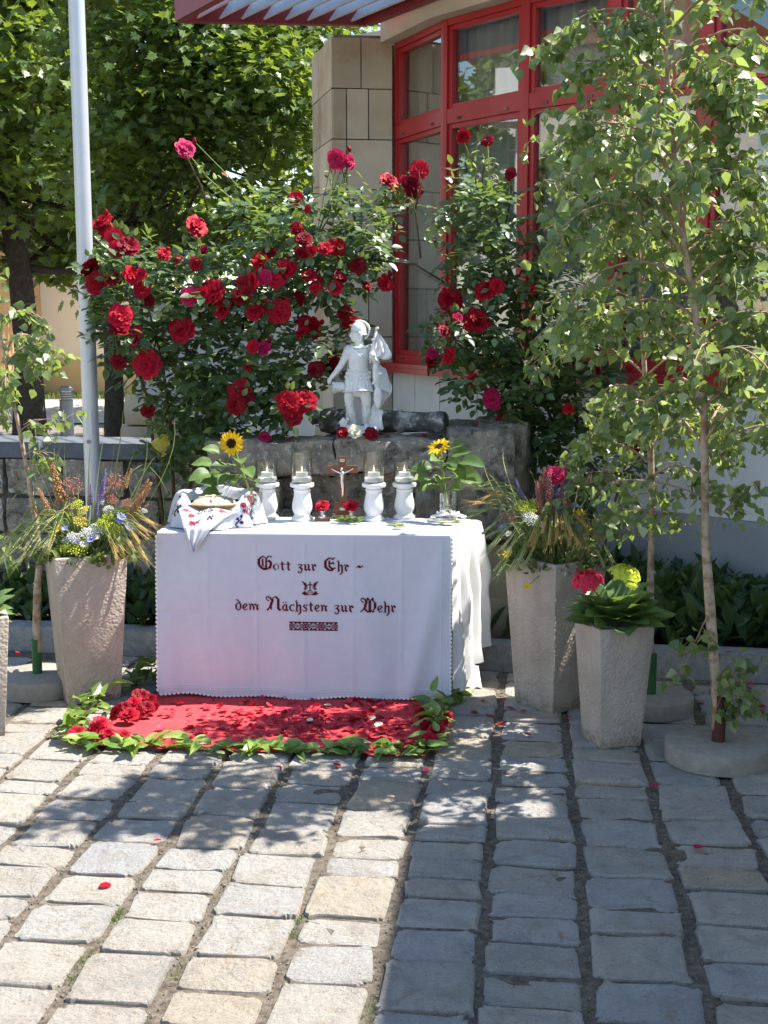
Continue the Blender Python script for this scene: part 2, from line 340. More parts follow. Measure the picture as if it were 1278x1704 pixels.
def planter_mat():
    m = bpy.data.materials.new('stone_planter'); m.use_nodes = True; t = m.node_tree; b = t.nodes['Principled BSDF']
    P = wpos(t); b.inputs['Roughness'].default_value = .85; b.inputs['Specular IOR Level'].default_value = .2
    col = ramp(t, ntex(t, 5, 4, .6, P), [(.25, (.47, .40, .335)), (.5, (.42, .355, .295)), (.72, (.33, .275, .225))])
    sp = ntex(t, 260, 2, .6, P); col = mixc(t, col, (.27, .225, .185), ramp(t, sp, [(.3, .6), (.45, 0.0)])); col = mixc(t, col, (.58, .52, .46), ramp(t, sp, [(.58, 0.0), (.7, .5)]))
    sx = t.nodes.new('ShaderNodeSeparateXYZ'); t.links.new(P, sx.inputs[0]); mp = t.nodes.new('ShaderNodeMapping'); mp.inputs['Scale'].default_value = (14, 14, 1.6); t.links.new(P, mp.inputs[0])
    col = mixc(t, col, (.27, .225, .18), ramp(t, ntex(t, 1.0, 5, .6, mp.outputs[0]), [(.52, 0.0), (.72, .45)]))
    spl = t.nodes.new('ShaderNodeMath'); spl.operation = 'MULTIPLY_ADD'; spl.inputs[1].default_value = 3.2; t.links.new(sx.outputs[2], spl.inputs[0]); t.links.new(ntex(t, 38, 5, .7, P), spl.inputs[2])
    col = mixc(t, col, (.20, .165, .125), ramp(t, spl.outputs[0], [(.5, .7), (.68, 0.0)]))
    t.links.new(col, b.inputs['Base Color'])
    v = t.nodes.new('ShaderNodeTexVoronoi'); v.feature = 'SMOOTH_F1'; v.inputs['Scale'].default_value = 85; t.links.new(P, v.inputs['Vector'])
    bp = t.nodes.new('ShaderNodeBump'); bp.inputs['Strength'].default_value = .85; bp.inputs['Distance'].default_value = .005; bp.invert = True
    t.links.new(v.outputs['Distance'], bp.inputs['Height'])
    b2 = t.nodes.new('ShaderNodeBump'); b2.inputs['Strength'].default_value = .4; b2.inputs['Distance'].default_value = .004
    t.links.new(ntex(t, 180, 4, .6, P), b2.inputs['Height']); t.links.new(bp.outputs[0], b2.inputs['Normal']); t.links.new(b2.outputs[0], b.inputs['Normal'])
    return m
M['planter'] = planter_mat()
def rock_mat():
    m = bpy.data.materials.new('weathered_stone'); m.use_nodes = True; t = m.node_tree; b = t.nodes['Principled BSDF']
    P = wpos(t); b.inputs['Roughness'].default_value = .92; b.inputs['Specular IOR Level'].default_value = .15
    col = ramp(t, ntex(t, 7, 7, .68, P, .5), [(.3, (.12, .115, .105)), (.43, (.28, .25, .205)), (.56, (.42, .365, .29)), (.70, (.52, .47, .39))])
    li = ntex(t, 26, 5, .7, P, .8); col = mixc(t, col, (.60, .61, .58), ramp(t, li, [(.57, 0.0), (.62, .85)]))
    mo = ntex(t, 11, 5, .7, P, .3); col = mixc(t, col, (.06, .058, .054), ramp(t, mo, [(.54, 0.0), (.66, .85)]))
    t.links.new(col, b.inputs['Base Color'])
    bp = t.nodes.new('ShaderNodeBump'); bp.inputs['Strength'].default_value = 1; bp.inputs['Distance'].default_value = .03
    t.links.new(ntex(t, 30, 9, .72, P), bp.inputs['Height']); t.links.new(bp.outputs[0], b.inputs['Normal']); return m
M['rock'] = rock_mat()
# ================================================================== THE SETTING
tag(MB().add([(-150, -60, -.16), (150, -60, -.16), (150, 250, -.16), (-150, 250, -.16)], [(0, 1, 2, 3)]).build('ground', M['asphalt']), kind='structure')
# --- paving of granite setts, rows running slightly to the right
PK = math.hypot(.11, 1)
def nu(n, u): return Vector(((n + .11 * u) / PK, (u - .11 * n) / PK, 0))
def kerbY(x): return 6.346 - .164 * x
def sand_z(u, v):
    p = nu(-5 + 10 * u, .5 + 6.6 * v)
    return (p.x, min(p.y, kerbY(p.x) + .05), -.0105 + .005 * noise.noise(p * 9) + .003 * noise.noise(p * 30))
pav = tag(MB().grid(sand_z, 220, 140).build('pavement', M['sand'], smooth=True), kind='structure')
def sett(w, l, seed):
    n = 40; vs = []; fs = []; rr = random.Random(seed)
    ph = [rr.uniform(-1, 1) for _ in range(8)]; ex = rr.uniform(.13, .27)
    sk = rr.uniform(-.06, .06)
    def outline(a):
        c, s = math.cos(a), math.sin(a)
        x = math.copysign(abs(c) ** ex, c) * w / 2; y = math.copysign(abs(s) ** ex, s) * l / 2
        j = 1 + .055 * noise.noise(Vector((c * 3.2, s * 3.2, seed * 1.7))) + .06 * noise.noise(Vector((c * 12, s * 12, seed * 2.3))) + .02 * math.sin(2 * a + ph[0] * 3) * ph[1] + .022 * math.sin(3 * a + ph[2] * 3) + .014 * math.sin(5 * a + ph[3] * 3) + .01 * math.sin(9 * a + ph[4] * 3)
        return x * j + sk * y, y * j
    tx, ty = rr.uniform(-.02, .02), rr.uniform(-.02, .02)
    rings = [(1.0, -.004, -.09), (1.0, 0, -.011), (1, .003, -.0045), (1, .011, -.0008), (.80, 0, .0), (.6, 0, .0), (.4, 0, .0), (.2, 0, .0)]
    for k, (sc, ins, z) in enumerate(rings):
        for i in range(n):
            x, y = outline(2 * math.pi * (i + .5) / n); d = math.hypot(x, y)
            f = sc * (d - ins) / d; x *= f; y *= f
            zz = z + x * tx + y * ty + (0 if k == 0 else .009 * noise.noise(Vector((x * 15 + seed * 3.1, y * 15, seed))) + .005 * noise.noise(Vector((x * 60 + seed * 3.1, y * 60, seed))))
            vs.append((x, y, zz))
    vs.append((0, 0, .001 + .0045 * noise.noise(Vector((seed * 3.1, 0, seed)))))
    for k in range(len(rings) - 1):
        fs += [(k * n + i, k * n + (i + 1) % n, (k + 1) * n + (i + 1) % n, (k + 1) * n + i) for i in range(n)]
    b = (len(rings) - 1) * n; fs += [(b + i, b + (i + 1) % n, len(vs) - 1) for i in range(n)]
    return vs, fs
bounds = [-.109]
while bounds[0] > -4.2: bounds.insert(0, bounds[0] - random.uniform(.255, .275))
while bounds[-1] < 3.4: bounds.append(bounds[-1] + random.uniform(.278, .29))
setts = []
for i in range(len(bounds) - 1):
    u = 1.1 + random.random() * .2; c = (bounds[i] + bounds[i + 1]) / 2
    while True:
        l = random.choice([.13, .15, .17, .19, .2, .22, .24, .27]) * random.uniform(.93, 1.07)
        p = nu(c, u + l / 2)
        if p.y + l / 2 > kerbY(p.x) - .01: break
        w_ = bounds[i + 1] - bounds[i] - random.uniform(.022, .040)
        setts.append((p + Vector((random.uniform(-.006, .006), 0, random.uniform(-.006, .005))), w_, l - random.uniform(.002, .009), random.uniform(-.025, .025) - math.atan(.11)))
        u += l + random.uniform(.003, .016)
inv, outv = [], []
for q in setts:
    x, y, d = proj(q[0]); hw = F * q[1] / 2 / max(d, .3)
    (inv if (d > .5 and -hw < x < 1278 + hw and y < 1704 + 110) else outv).append((d, q))
inv.sort(key=lambda t: t[0])
outv += inv[300:]; inv = inv[:300]
for k, (d, (p, w_, l, a)) in enumerate(inv):
    vs, fs = sett(w_, l, k + 1)
    MB().add(vs, fs).build('cobblestone', M['granite'], pav, True, 24, loc=p, rot=(0, 0, a))
mb = MB()
for k, (d, (p, w_, l, a)) in enumerate(outv):
    vs, fs = sett(w_, l, k + 1); ca, sa = math.cos(a), math.sin(a)
    mb.add([(p.x + x * ca - y * sa, p.y + x * sa + y * ca, p.z + z) for x, y, z in vs], fs)
tag(mb.build('outer_cobblestones', M['granite'], pav, True), kind='stuff')
# pebbles in the joints
pp = []
for b_ in bounds:
    for _ in range(330):
        u = random.uniform(2.2, 6.4); p = nu(b_ + random.gauss(0, .014), u)
        if p.y < kerbY(p.x) - .03: pp.append((p.x, p.y, -.008))
n_ = len(pp); tv = [(.5, 0, 0), (-.2, .45, 0), (-.3, -.4, 0), (.05, .05, .45), (.1, 0, -.35)]
tag(cloud('joint_pebbles', tv, [(0, 1, 3), (1, 2, 3), (2, 0, 3), (1, 0, 4), (2, 1, 4), (0, 2, 4)], pp, frames(unit(n_), unit(n_)), rng.uniform(.004, .012, n_), M['pebble'], pav, False), kind='stuff')
# weeds and moss in the joints
gp = []; gd = []
for px, py, rr_, n1 in [(170, 1527, 30, 150), (60, 1600, 25, 60), (90, 1632, 22, 70), (200, 1610, 45, 70), (480, 1535, 16, 60), (478, 1560, 12, 50), (105, 1290, 14, 40), (450, 1310, 14, 50), (20, 1600, 20, 40), (945, 1278, 12, 40), (60, 1220, 20, 60), (120, 1200, 22, 60), (340, 1620, 40, 50), (700, 1685, 20, 30), (975, 1690, 20, 30), (215, 1180, 20, 50), (560, 1690, 40, 40)]:
    for _ in range(int(n1 * .7)):
        a = random.random() * 6.283; r = rr_ * 1.25 * math.sqrt(random.random()); p = gnd(px + r * math.cos(a), py + r * .35 * math.sin(a), -.014); nn0 = (p.x - .11 * p.y) / PK; uu0 = (.11 * p.x + p.y) / PK; bb0 = min(bounds, key=lambda q_: abs(q_ - nn0)); p = nu(bb0 + random.gauss(0, .011), uu0); p.z = -.010
        gp.append(p[:]); gd.append((random.gauss(0, .5), random.gauss(0, .5), 1))
n_ = len(gp); tv = [(-.08, 0, 0), (.08, 0, 0), (.05, .6, .05), (0, 1, .2), (-.05, .6, .05)]
tag(cloud('joint_weeds', tv, [(0, 1, 2, 4), (4, 2, 3)], gp, frames(np.array(gd), unit(n_)), rng.uniform(.008, .022, n_), M['grass'], pav), kind='stuff')

# --- rough stone block helper
def rock_mesh(dims, seed, amp=.02, cuts=4, rnd=.12, mat='rock', freq=5):
    bm = bmesh.new(); bmesh.ops.create_cube(bm, size=1)
    bmesh.ops.subdivide_edges(bm, edges=bm.edges[:], cuts=cuts, use_grid_fill=True)
    mn = min(dims)
    for v in bm.verts:
        c = Vector((v.co.x * 2, v.co.y * 2, v.co.z * 2))
        l4 = (abs(c.x) ** 8 + abs(c.y) ** 8 + abs(c.z) ** 8) ** .125
        c = c.lerp(c / l4, rnd * 4) if l4 > 1 else c
        p = Vector((c.x * dims[0] / 2, c.y * dims[1] / 2, c.z * dims[2] / 2)); q = p * freq + Vector((seed * 7.3, seed * 1.7, 0))
        v.co = p + noise.noise_vector(q) * amp + noise.noise_vector(q * 3.1) * amp * .45 + noise.noise_vector(q * 8) * amp * .25
    me = bpy.data.meshes.new('stone'); bm.to_mesh(me); bm.free(); return finish(me, M[mat], True, 50)

# --- kerb and planted bed
kerb = tag(MB().prism([(-3.6, kerbY(-3.6) + .03), (3, kerbY(3) + .03), (3, kerbY(3) + .13), (-3.6, kerbY(-3.6) + .13)], -.1, .07).build('kerb', M['mortar']), kind='structure')
x = -3.6; k = 0
while x < 2.9:
    l = random.uniform(.55, .85); xm = x + l / 2
    link('kerb_stone', rock_mesh((l - .012, .15, .24), k + 40, .006, 3, .05, 'kerb'), kerb, (xm, kerbY(xm) + .08, 0), (0, 0, -math.atan(.164))); x += l; k += 1
tag(MB().prism([(-3.6, kerbY(-3.6) + .14), (2.9, kerbY(2.9) + .14), (2.9, 6.3), (2.2, 7.0), (.85, 8.3), (.45, 8.9), (.1, 9.6), (-.5, 10.5), (-.5, 8.4), (-3.6, 8.0)], -.14, .055).build('flower_bed', M['soil']), kind='structure')
def soilpatch(n, poly, zf, hh=(.05, .16)): pass
def in_poly(x, y, P):
    c = False
    for i in range(len(P)):
        (x1, y1), (x2, y2) = P[i], P[i - 1]
        if (y1 > y) != (y2 > y) and x < (x2 - x1) * (y - y1) / (y2 - y1) + x1: c = not c
    return c
bp_, bd_, bs_ = [], [], []
def bed_leaves(poly, n, hmax):
    xs = [p[0] for p in poly]; ys = [p[1] for p in poly]; c = 0
    while c < n:
        x, y = random.uniform(min(xs), max(xs)), random.uniform(min(ys), max(ys))
        if not in_poly(x, y, poly): continue
        c += 1; a = random.random() * 6.283; t = random.uniform(.2, 1.0)
        z = random.uniform(.05, .05 + hmax)
        bp_.append((x, y, z)); bd_.append((math.cos(a) * t, math.sin(a) * t, random.uniform(.25, 1.0))); bs_.append(random.uniform(.11, .19))
bed_leaves([(.75, 6.42), (2.4, 6.15), (2.75, 6.1), (2.0, 6.95), (1.3, 7.5), (.75, 7.6)], 1500, .26)
bed_leaves([(-2.6, 6.95), (-.9, 6.68), (-.9, 7.1), (-2.6, 7.3)], 650, .20)
bed_leaves([(-.9, 6.7), (.75, 6.45), (.75, 6.52), (-.9, 6.8)], 60, .08)
n_ = len(bp_); dd = np.array(bd_)
nr = np.tile([0, 0, 1.0], (n_, 1)) + rng.normal(size=(n_, 3)) * .35
tag(cloud('ground_cover_leaves', *LANCE, bp_, frames(dd, nr), bs_, M['bedleaf']), 'dense dark green leafy ground cover growing in the bed below the wall', 'ground cover', kind='stuff')

# --- yard beyond the wall
tag(MB().add([(-40, 8.2, -.13), (-.9, 8.2, -.13), (-.9, 60, -.13), (-40, 60, -.13)], [(0, 1, 2, 3)]).build('back_yard', M['asphalt']), kind='structure')
tag(MB().add([(-40, 23, -.11), (8, 23, -.11), (8, 29.6, -.11), (-40, 29.6, -.11)], [(0, 1, 2, 3)]).build('gravel_path', M['path']), kind='structure')
gv = []
for _ in range(3500): gv.append((random.uniform(-12, 3), random.uniform(29.7, 30.9), -.1))
for _ in range(2500): gv.append((random.uniform(-2.0, -.6), random.uniform(10, 15), -.1))
n_ = len(gv)
tag(cloud('lawn', tv, [(0, 1, 2, 4), (4, 2, 3)], gv, frames(np.tile([0, 0, 1.], (n_, 1)) + rng.normal(size=(n_, 3)) * .3, unit(n_)), rng.uniform(.08, .16, n_), M['grass']), 'sunlit strip of green grass in front of the pale house', 'lawn', kind='stuff')

# ================================================================== THE BUILDING WITH THE RED WINDOWS
FA = [(.067, 9.43), (.375, 8.685), (.825, 8.08), (1.28, 7.63), (1.70, 7.23), (2.16, 6.78), (2.55, 6.74), (2.93, 6.62)]  # last facets are unseen, shaped to let sun reach the lace cloth
ZS, ZT, ZL, ZTOP = 1.385, 2.956, 3.55, 3.75
bld = thing('corner_building', 'low white building with red framed bay windows and a sandstone corner pier', 'building', (0, 0, 0))
def inset(pts, d):
    out = []
    for i, p in enumerate(pts):
        a = Vector(pts[max(i - 1, 0)]); b = Vector(pts[min(i + 1, len(pts) - 1)]); t = (b - a).normalized()
        out.append((p[0] - t.y * d, p[1] + t.x * d))
    return out
def strip(mb, line, d0, d1, z0, z1):
    A = inset(line, d0); B = inset(line, d1)
    for i in range(len(line) - 1):
        mb.prism([A[i], A[i + 1], B[i + 1], B[i]], z0, z1)
    return mb
strip(MB(), FA, 0, .16, .62, ZS - .03).build('white_wall', M['white_wall'], bld)
strip(MB(), FA, -.025, .16, -.12, .617).build('plinth', M['plinth_wall'], bld)
for i in range(2):       # panels below the first windows
    a, b = Vector(FA[i]), Vector(FA[i + 1]); t = (b - a).normalized(); nn_ = Vector((-t.y, t.x)); L = (b - a).length
    m_ = 2 if i == 0 else 2
    for j in range(m_):
        MB().obox((*a, 0), (*t, 0), (*nn_, 0), (0, 0, 1), (L * j / m_ + .004, L * (j + 1) / m_ - .004), (-.012, -.002), (.63, ZS - .035)).build('wall_panel', M['wall_panel'], bld)
for i in range(len(FA) - 1):   # red sill, one length per facet
    a, b = Vector(FA[i]), Vector(FA[i + 1]); t = (b - a).normalized(); nn_ = Vector((-t.y, t.x)); L = (b - a).length
    mbs = MB()
    mbs.obox((*a, 0), (*t, 0), (*nn_, 0), (0, 0, 1), (.002, L - .002), (-.10, .03), (ZS - .028, ZS))
    mbs.obox((*a, 0), (*t, 0), (*nn_, 0), (0, 0, 1), (.002, L - .002), (-.10, -.085), (ZS - .065, ZS - .03))
    mbs.build('window_sill', M['red'], bld)
    # window frame of this facet
    W_ = MB(); ax, ay, az = (*t, 0), (*nn_, 0), (0, 0, 1); o = (*a, 0); e = .0015
    W_.obox(o, ax, ay, az, (0, .036), (.0, .10), (ZS, ZL)); W_.obox(o, ax, ay, az, (L - .036, L), (.0, .10), (ZS, ZL))
    W_.obox(o, ax, ay, az, (.036 + e, L - .036 - e), (.002, .10), (ZS, ZS + .055)); W_.obox(o, ax, ay, az, (.036 + e, L - .036 - e), (.002, .10), (ZL - .04, ZL - .001))
    W_.obox(o, ax, ay, az, (.036 + e, L - .036 - e), (.002, .10), (ZT - .045, ZT + .045))
    wf = W_.build('window_frame', M['red'], bld)
    for z0, z1 in ((ZS + .055, ZT - .045), (ZT + .045, ZL - .04)):
        SASH = MB(); x0, x1 = .036 + e, L - .036 - e; s = .030
        SASH.obox(o, ax, ay, az, (x0, x0 + s), (.016, .08), (z0 + e, z1 - e)); SASH.obox(o, ax, ay, az, (x1 - s, x1), (.016, .08), (z0 + e, z1 - e))
        SASH.obox(o, ax, ay, az, (x0 + s + e, x1 - s - e), (.018, .08), (z0 + e, z0 + s)); SASH.obox(o, ax, ay, az, (x0 + s + e, x1 - s - e), (.018, .08), (z1 - s, z1 - e))
        SASH.build('sash', M['red'], wf)
        MB().obox(o, ax, ay, az, (x0 + s - .005, x1 - s + .005), (.042, .05), (z0 + s - .005, z1 - s + .005)).build('glass_pane', M['glass'], wf)
    for zz in (ZT - .02, ZS + .03):
        for xx in (.16, L - .16):
            MB().obox(o, ax, ay, az, (xx - .018, xx + .018), (-.003, .0025), (zz - .008, zz + .008)).build('drain_slot', M['pane_dark'], wf)
# beam, roof and the wing added out of view, shaped to cast the paving shade
strip(MB(), FA, -.10, .35, ZL + .002, ZTOP).build('concrete_beam', M['lintel'], bld)
back = [(2.93, 4.81), (2.45, 4.81), (2.35, 3.76), (2.1, .6), (9, .6), (9, 14), (-.2, 14), (-.45, 10.3)]
MB().prism(inset(FA, .36) + back, ZTOP - .12, ZTOP - .004).build('roof', M['lintel'], bld)
MB().prism(inset(FA, .22) + back, -.1, -.05).build('floor_slab', M['room'], bld)
shade_wing = [(2.93, 6.62), (2.93, 4.81), (2.45, 4.81), (2.35, 3.76), (2.1, .6)]
strip(MB(), shade_wing, 0.001, .2, -.12, ZTOP - .13).build('shade_wing_wall', M['white_wall'], bld)
strip(MB(), [(9, .6), (9, 14), (-.2, 14), (-.42, 10.2)], 0, .2, -.12, ZTOP - .13).build('rear_wall', M['white_wall'], bld)
# curtains behind the glass
for i in (0, 1, 2, 3, 5):
    a, b = Vector(FA[i]), Vector(FA[i + 1]); t = (b - a).normalized(); nn_ = Vector((-t.y, t.x)); L = (b - a).length
    if i == 4: continue
    def cf(u, v):
        p = a + t * (u * L) + nn_ * (.17 + .022 * math.sin(u * L * 62 + i) + .01 * math.sin(u * L * 23))
        return (p.x, p.y, ZS - .3 + v * (ZL - ZS + .25))
    MB().grid(cf, 80, 2).build('curtain', M['curtain'], bld, True)
# sandstone corner pier: coursed blocks, each a piece of its own
P0, P1, P2 = Vector((.060, 9.40)), Vector((-.357, 9.35)), Vector((-.53, 10.1))
pier = MB().prism([(P0.x - .012, P0.y + .012), (P1.x + .02, P1.y + .02), (P2.x + .02, P2.y), (P0.x, 10.1)], -.12, ZTOP - .15).build('corner_pier', M['mortar'], bld)
for r in range(12):
    z0 = .18 + r * .337 - .3; z1 = z0 + .329
    if z0 > ZTOP - .3: break
    z1 = min(z1, ZTOP - .16)
    t = (P0 - P1); L = t.length; t.normalize(); nn_ = Vector((-t.y, t.x))
    cuts = [0, .24, .60, 1] if r % 2 else [0, .24, 1]
    if r % 3 == 1: cuts = [0, .48, 1]
    for a_, b_ in zip(cuts[:-1], cuts[1:]):
        bl = MB().obox((*P1, 0), (*t, 0), (*nn_, 0), (0, 0, 1), (a_ * L + (.004 if a_ else 0), b_ * L - .004), (random.uniform(-.004, .003), .06), (z0, z1)).build('sandstone_block', M['sandstone'], pier)
    t = (P1 - P2); L = t.length; t.normalize(); nn_ = Vector((-t.y, t.x))
    cuts = [0, .5, 1] if r % 2 else [0, .35, 1]
    for a_, b_ in zip(cuts[:-1], cuts[1:]):
        MB().obox((*P2, 0), (*t, 0), (*nn_, 0), (0, 0, 1), (a_ * L + .003, b_ * L - (.003 if b_ < 1 else .001)), (random.uniform(-.004, .002), .05), (z0, z1)).build('sandstone_block', M['sandstone'], pier)
# louvred sunshade fixed to the beam
zc = 3.635
c1 = at(298, 38, 9.12); c2 = at(612, 44, 9.24); c1.z = c2.z = zc; dv = Vector((.42, -.74, 0)).normalized()
la = thing('louvred_sunshade', 'dark red steel sunshade with pale grey slats projecting from the roof edge', 'sunshade')
far = (c2 - c1).normalized(); nf = Vector((-far.y, far.x, 0)); nd = Vector((-dv.y, dv.x, 0)); LD = 1.9
MB().obox(c1, far, nf, (0, 0, 1), (0, (c2 - c1).length), (0, .06), (0, .14)).build('rear_rail', M['dark_red'], la)
for q in (c1, c2): MB().obox(q, dv, nd, (0, 0, 1), (.004, LD), (-.03, .03), (-.004, .145)).build('side_rail', M['dark_red'], la)
MB().obox(c1 + dv * LD, far, nf, (0, 0, 1), (0, (c2 - c1).length), (-.06, -.001), (0, .14)).build('front_rail', M['dark_red'], la)
for i in range(8):
    q = c1 + far * ((i + .8) * (c2 - c1).length / 8.6)
    tz = Vector((0, 0, 1)) * math.cos(R(35)) + far * math.sin(R(35)); tn = dv.cross(tz)
    MB().obox(q + Vector((0, 0, .02)), dv, tn, tz, (.01, LD - .01), (-.006, .006), (0, .125)).build('slat', M['slat'], la)
# ================================================================== BACKGROUND HOUSES AND WALLS
def house(name, label, x0, x1, y0, y1, h, mw, win, base=None):
    t = thing(name, label, 'house', ((x0 + x1) / 2, y0, -.13)); cx = (x0 + x1) / 2; wd = x1 - x0
    MB().box((0, (y1 - y0) / 2, h / 2), (wd, y1 - y0, h)).build('wall', mw, t)
    if base: MB().box((0, -.02, .45), (wd + .04, .1, .9)).build('wall_base', base, t)
    ov = .4
    rf = MB().add([(-wd / 2 - ov, -ov, h + .003), (wd / 2 + ov, -ov, h + .003), (wd / 2 + ov, y1 - y0 + ov, h + .003), (-wd / 2 - ov, y1 - y0 + ov, h + .003), (-wd / 2 - ov, (y1 - y0) / 2, h + 3), (wd / 2 + ov, (y1 - y0) / 2, h + 3)],
             [(0, 1, 5, 4), (2, 3, 4, 5), (0, 4, 3), (1, 2, 5), (0, 3, 2, 1)]).build('roof', M['roof'], t)
    for wx, wz in win:
        f_ = MB().box((wx, -.03, wz), (1.1, .08, 1.5)).build('window', M['wax'], t)
        MB().box((wx, -.075, wz), (.95, .02, 1.35)).build('pane', M['pane_dark'], f_)
        MB().box((wx, -.09, wz), (.05, .03, 1.35)).build('mullion', M['wax'], f_)
    return t
house('pale_house', 'pale rendered house far behind the trees with an ochre base', -8.15, -4.9, 31, 39, 5.5, M['house_white'], [(.6, 3.9), (-1.0, 3.9)], M['house_base'])
house('orange_house', 'orange rendered house at the far left edge behind the trees', -15.8, -7.95, 27, 34, 6, M['orange_wall'], [(-2, 2.2), (1.5, 4.5)])
house('mirrored_cream_house', 'cream house added beyond the left edge of the yard for the windows to mirror', -24, -15, 2, 12, 6.5, M['house_white'], [])  # added out of view so the window panes have something to reflect
sh = thing('grey_garden_wall', 'light grey garden wall with darker coping behind the rose bush', 'wall', (-1.4, 14.5, -.13))
MB().box((0, .1, 1.0), (2.6, .2, 2.0)).build('wall', M['paint_grey'], sh)
MB().box((0, .08, 2.05), (2.7, .32, .1)).build('coping', M['bluegrey'], sh); MB().box((0, -.04, .42), (2.6, .06, .10)).build('ledge', M['bluegrey'], sh)
# low wall with blue-grey coping on the left
lw = thing('low_stone_wall', 'low dark stone wall with blue grey coping behind the left planter', 'wall', (0, 0, 0))
WA, WB = Vector((-3.4, 7.75, 0)), Vector((-.72, 7.30, 0)); wt = (WB - WA).normalized(); wn = Vector((-wt.y, wt.x, 0)); WL = (WB - WA).length
MB().obox(WA, wt, wn, (0, 0, 1), (0, WL), (.05, .30), (-.1, .90)).build('core', M['mortar'], lw)
x = 0; k = 0
while x < WL - .1:
    l = min(random.uniform(.7, .95), WL - x)
    link('coping_slab', rock_mesh((l - .012, .38, .09), k + 90, .005, 3, .04, 'bluegrey'), lw, WA + wt * (x + l / 2) + wn * .17 + Vector((0, 0, .95)), (0, 0, math.atan2(wt.y, wt.x))); x += l; k += 1
for r in range(4):
    x = -random.random() * .2
    while x < WL - .1:
        l = random.uniform(.25, .5); h = .22
        link('wall_stone', rock_mesh((l - .015, .14, h - .012), k + 120, .012, 2, .1), lw, WA + wt * (x + l / 2) + wn * .07 + Vector((0, 0, .02 + (r + .5) * h)), (0, 0, math.atan2(wt.y, wt.x))); x += l; k += 1
# rubble pier behind the roses
rp = thing('rubble_pier', 'short rough rubble stone pier behind the left rose bush', 'pier', (at(255, 700, 9.4).x, 9.4, -.13))
for r in range(6):
    for c in range(2):
        link('rubble_stone', rock_mesh((.19 + random.random() * .03, .34, .21), 300 + r * 2 + c, .02, 3, .12, 'sandstone'), rp, (-.10 + c * .205 + (r % 2) * .02, 0, .12 + r * .212))
# bollard lamp
bl = thing('bollard_lamp', 'grey steel bollard lamp on the path beyond the low wall', 'bollard', gnd(110, 705, -.13))
bl.location = (at(110, 660, 18.5).x, 18.5, -.13)
MB().lathe([(.115, 0), (.115, .03), (.095, .03), (.095, .68)], n=20).build('post', M['bollard'], bl, True, 40)
MB().lathe([(.07, .68), (.07, .82)], n=20).build('lamp_glass', M['wax'], bl, True, 40)
for i in range(4): MB().lathe([(.072, .69 + i * .033), (.10, .685 + i * .033), (.10, .692 + i * .033), (.072, .705 + i * .033)], n=20).build('louvre_ring', M['bollard'], bl, True, 40)
MB().lathe([(.097, .822), (.097, .86), (.06, .89), (.01, .895)], n=20).build('cap', M['bollard'], bl, True, 40)
# flagpole
fp = thing('flagpole', 'tall tapered aluminium flagpole standing beside the left rose bush', 'flagpole', (0, 0, 0))
pb, pt = at(154, 790, 6.85), at(127, 0, 6.85); dr = (pt - pb).normalized(); base = pb - dr * (pb.z / dr.z)
MB().tube([base, base + dr * 1.0, base + dr * 3.2, base + dr * 6.2], [.042, .041, .040, .036], 28).build('pole', M['pole'], fp, True, 50)
MB().lathe([(.10, 0.0), (.10, .07), (.055, .09), (.055, .13)], base[:], 24).build('base_collar', M['pole'], fp, True, 40)
q = base + dr * 1.06
MB().tube([q + Vector((-.005, -.047, 0)), q + Vector((-.005, -.040, 0))], .011, 12).build('bolt', M['bollard'], fp)
MB().obox(q + Vector((0, -.0425, .10)), (1, 0, 0), (0, 1, 0), (0, 0, 1), (-.014, .014), (-.003, .003), (-.06, .06)).build('hatch', M['pole'], fp)
MB().ball(base + dr * 6.25, .06).build('finial', M['pole'], fp, True)
# lamp post off to the left that the panes mirror
lp = thing('area_lamp_post', 'white area lamp with a boxy head on a pale pole, mirrored in the window', 'lamp', (-6.3, 9.55, -.13))
MB().tube([(0, 0, 0), (0, 0, 3.95)], [.07, .055], 16).build('pole', M['white_wall'], lp, True, 40)
MB().box((0, 0, 4.02), (.5, .62, .07)).build('bracket', M['white_wall'], lp)
MB().obox((0, 0, 4.12), (1, 0, 0), (0, 1, 0), (0, 0, 1), (-.16, .16), (-.26, .26), (0, .46)).build('lamp_head', M['white_wall'], lp)
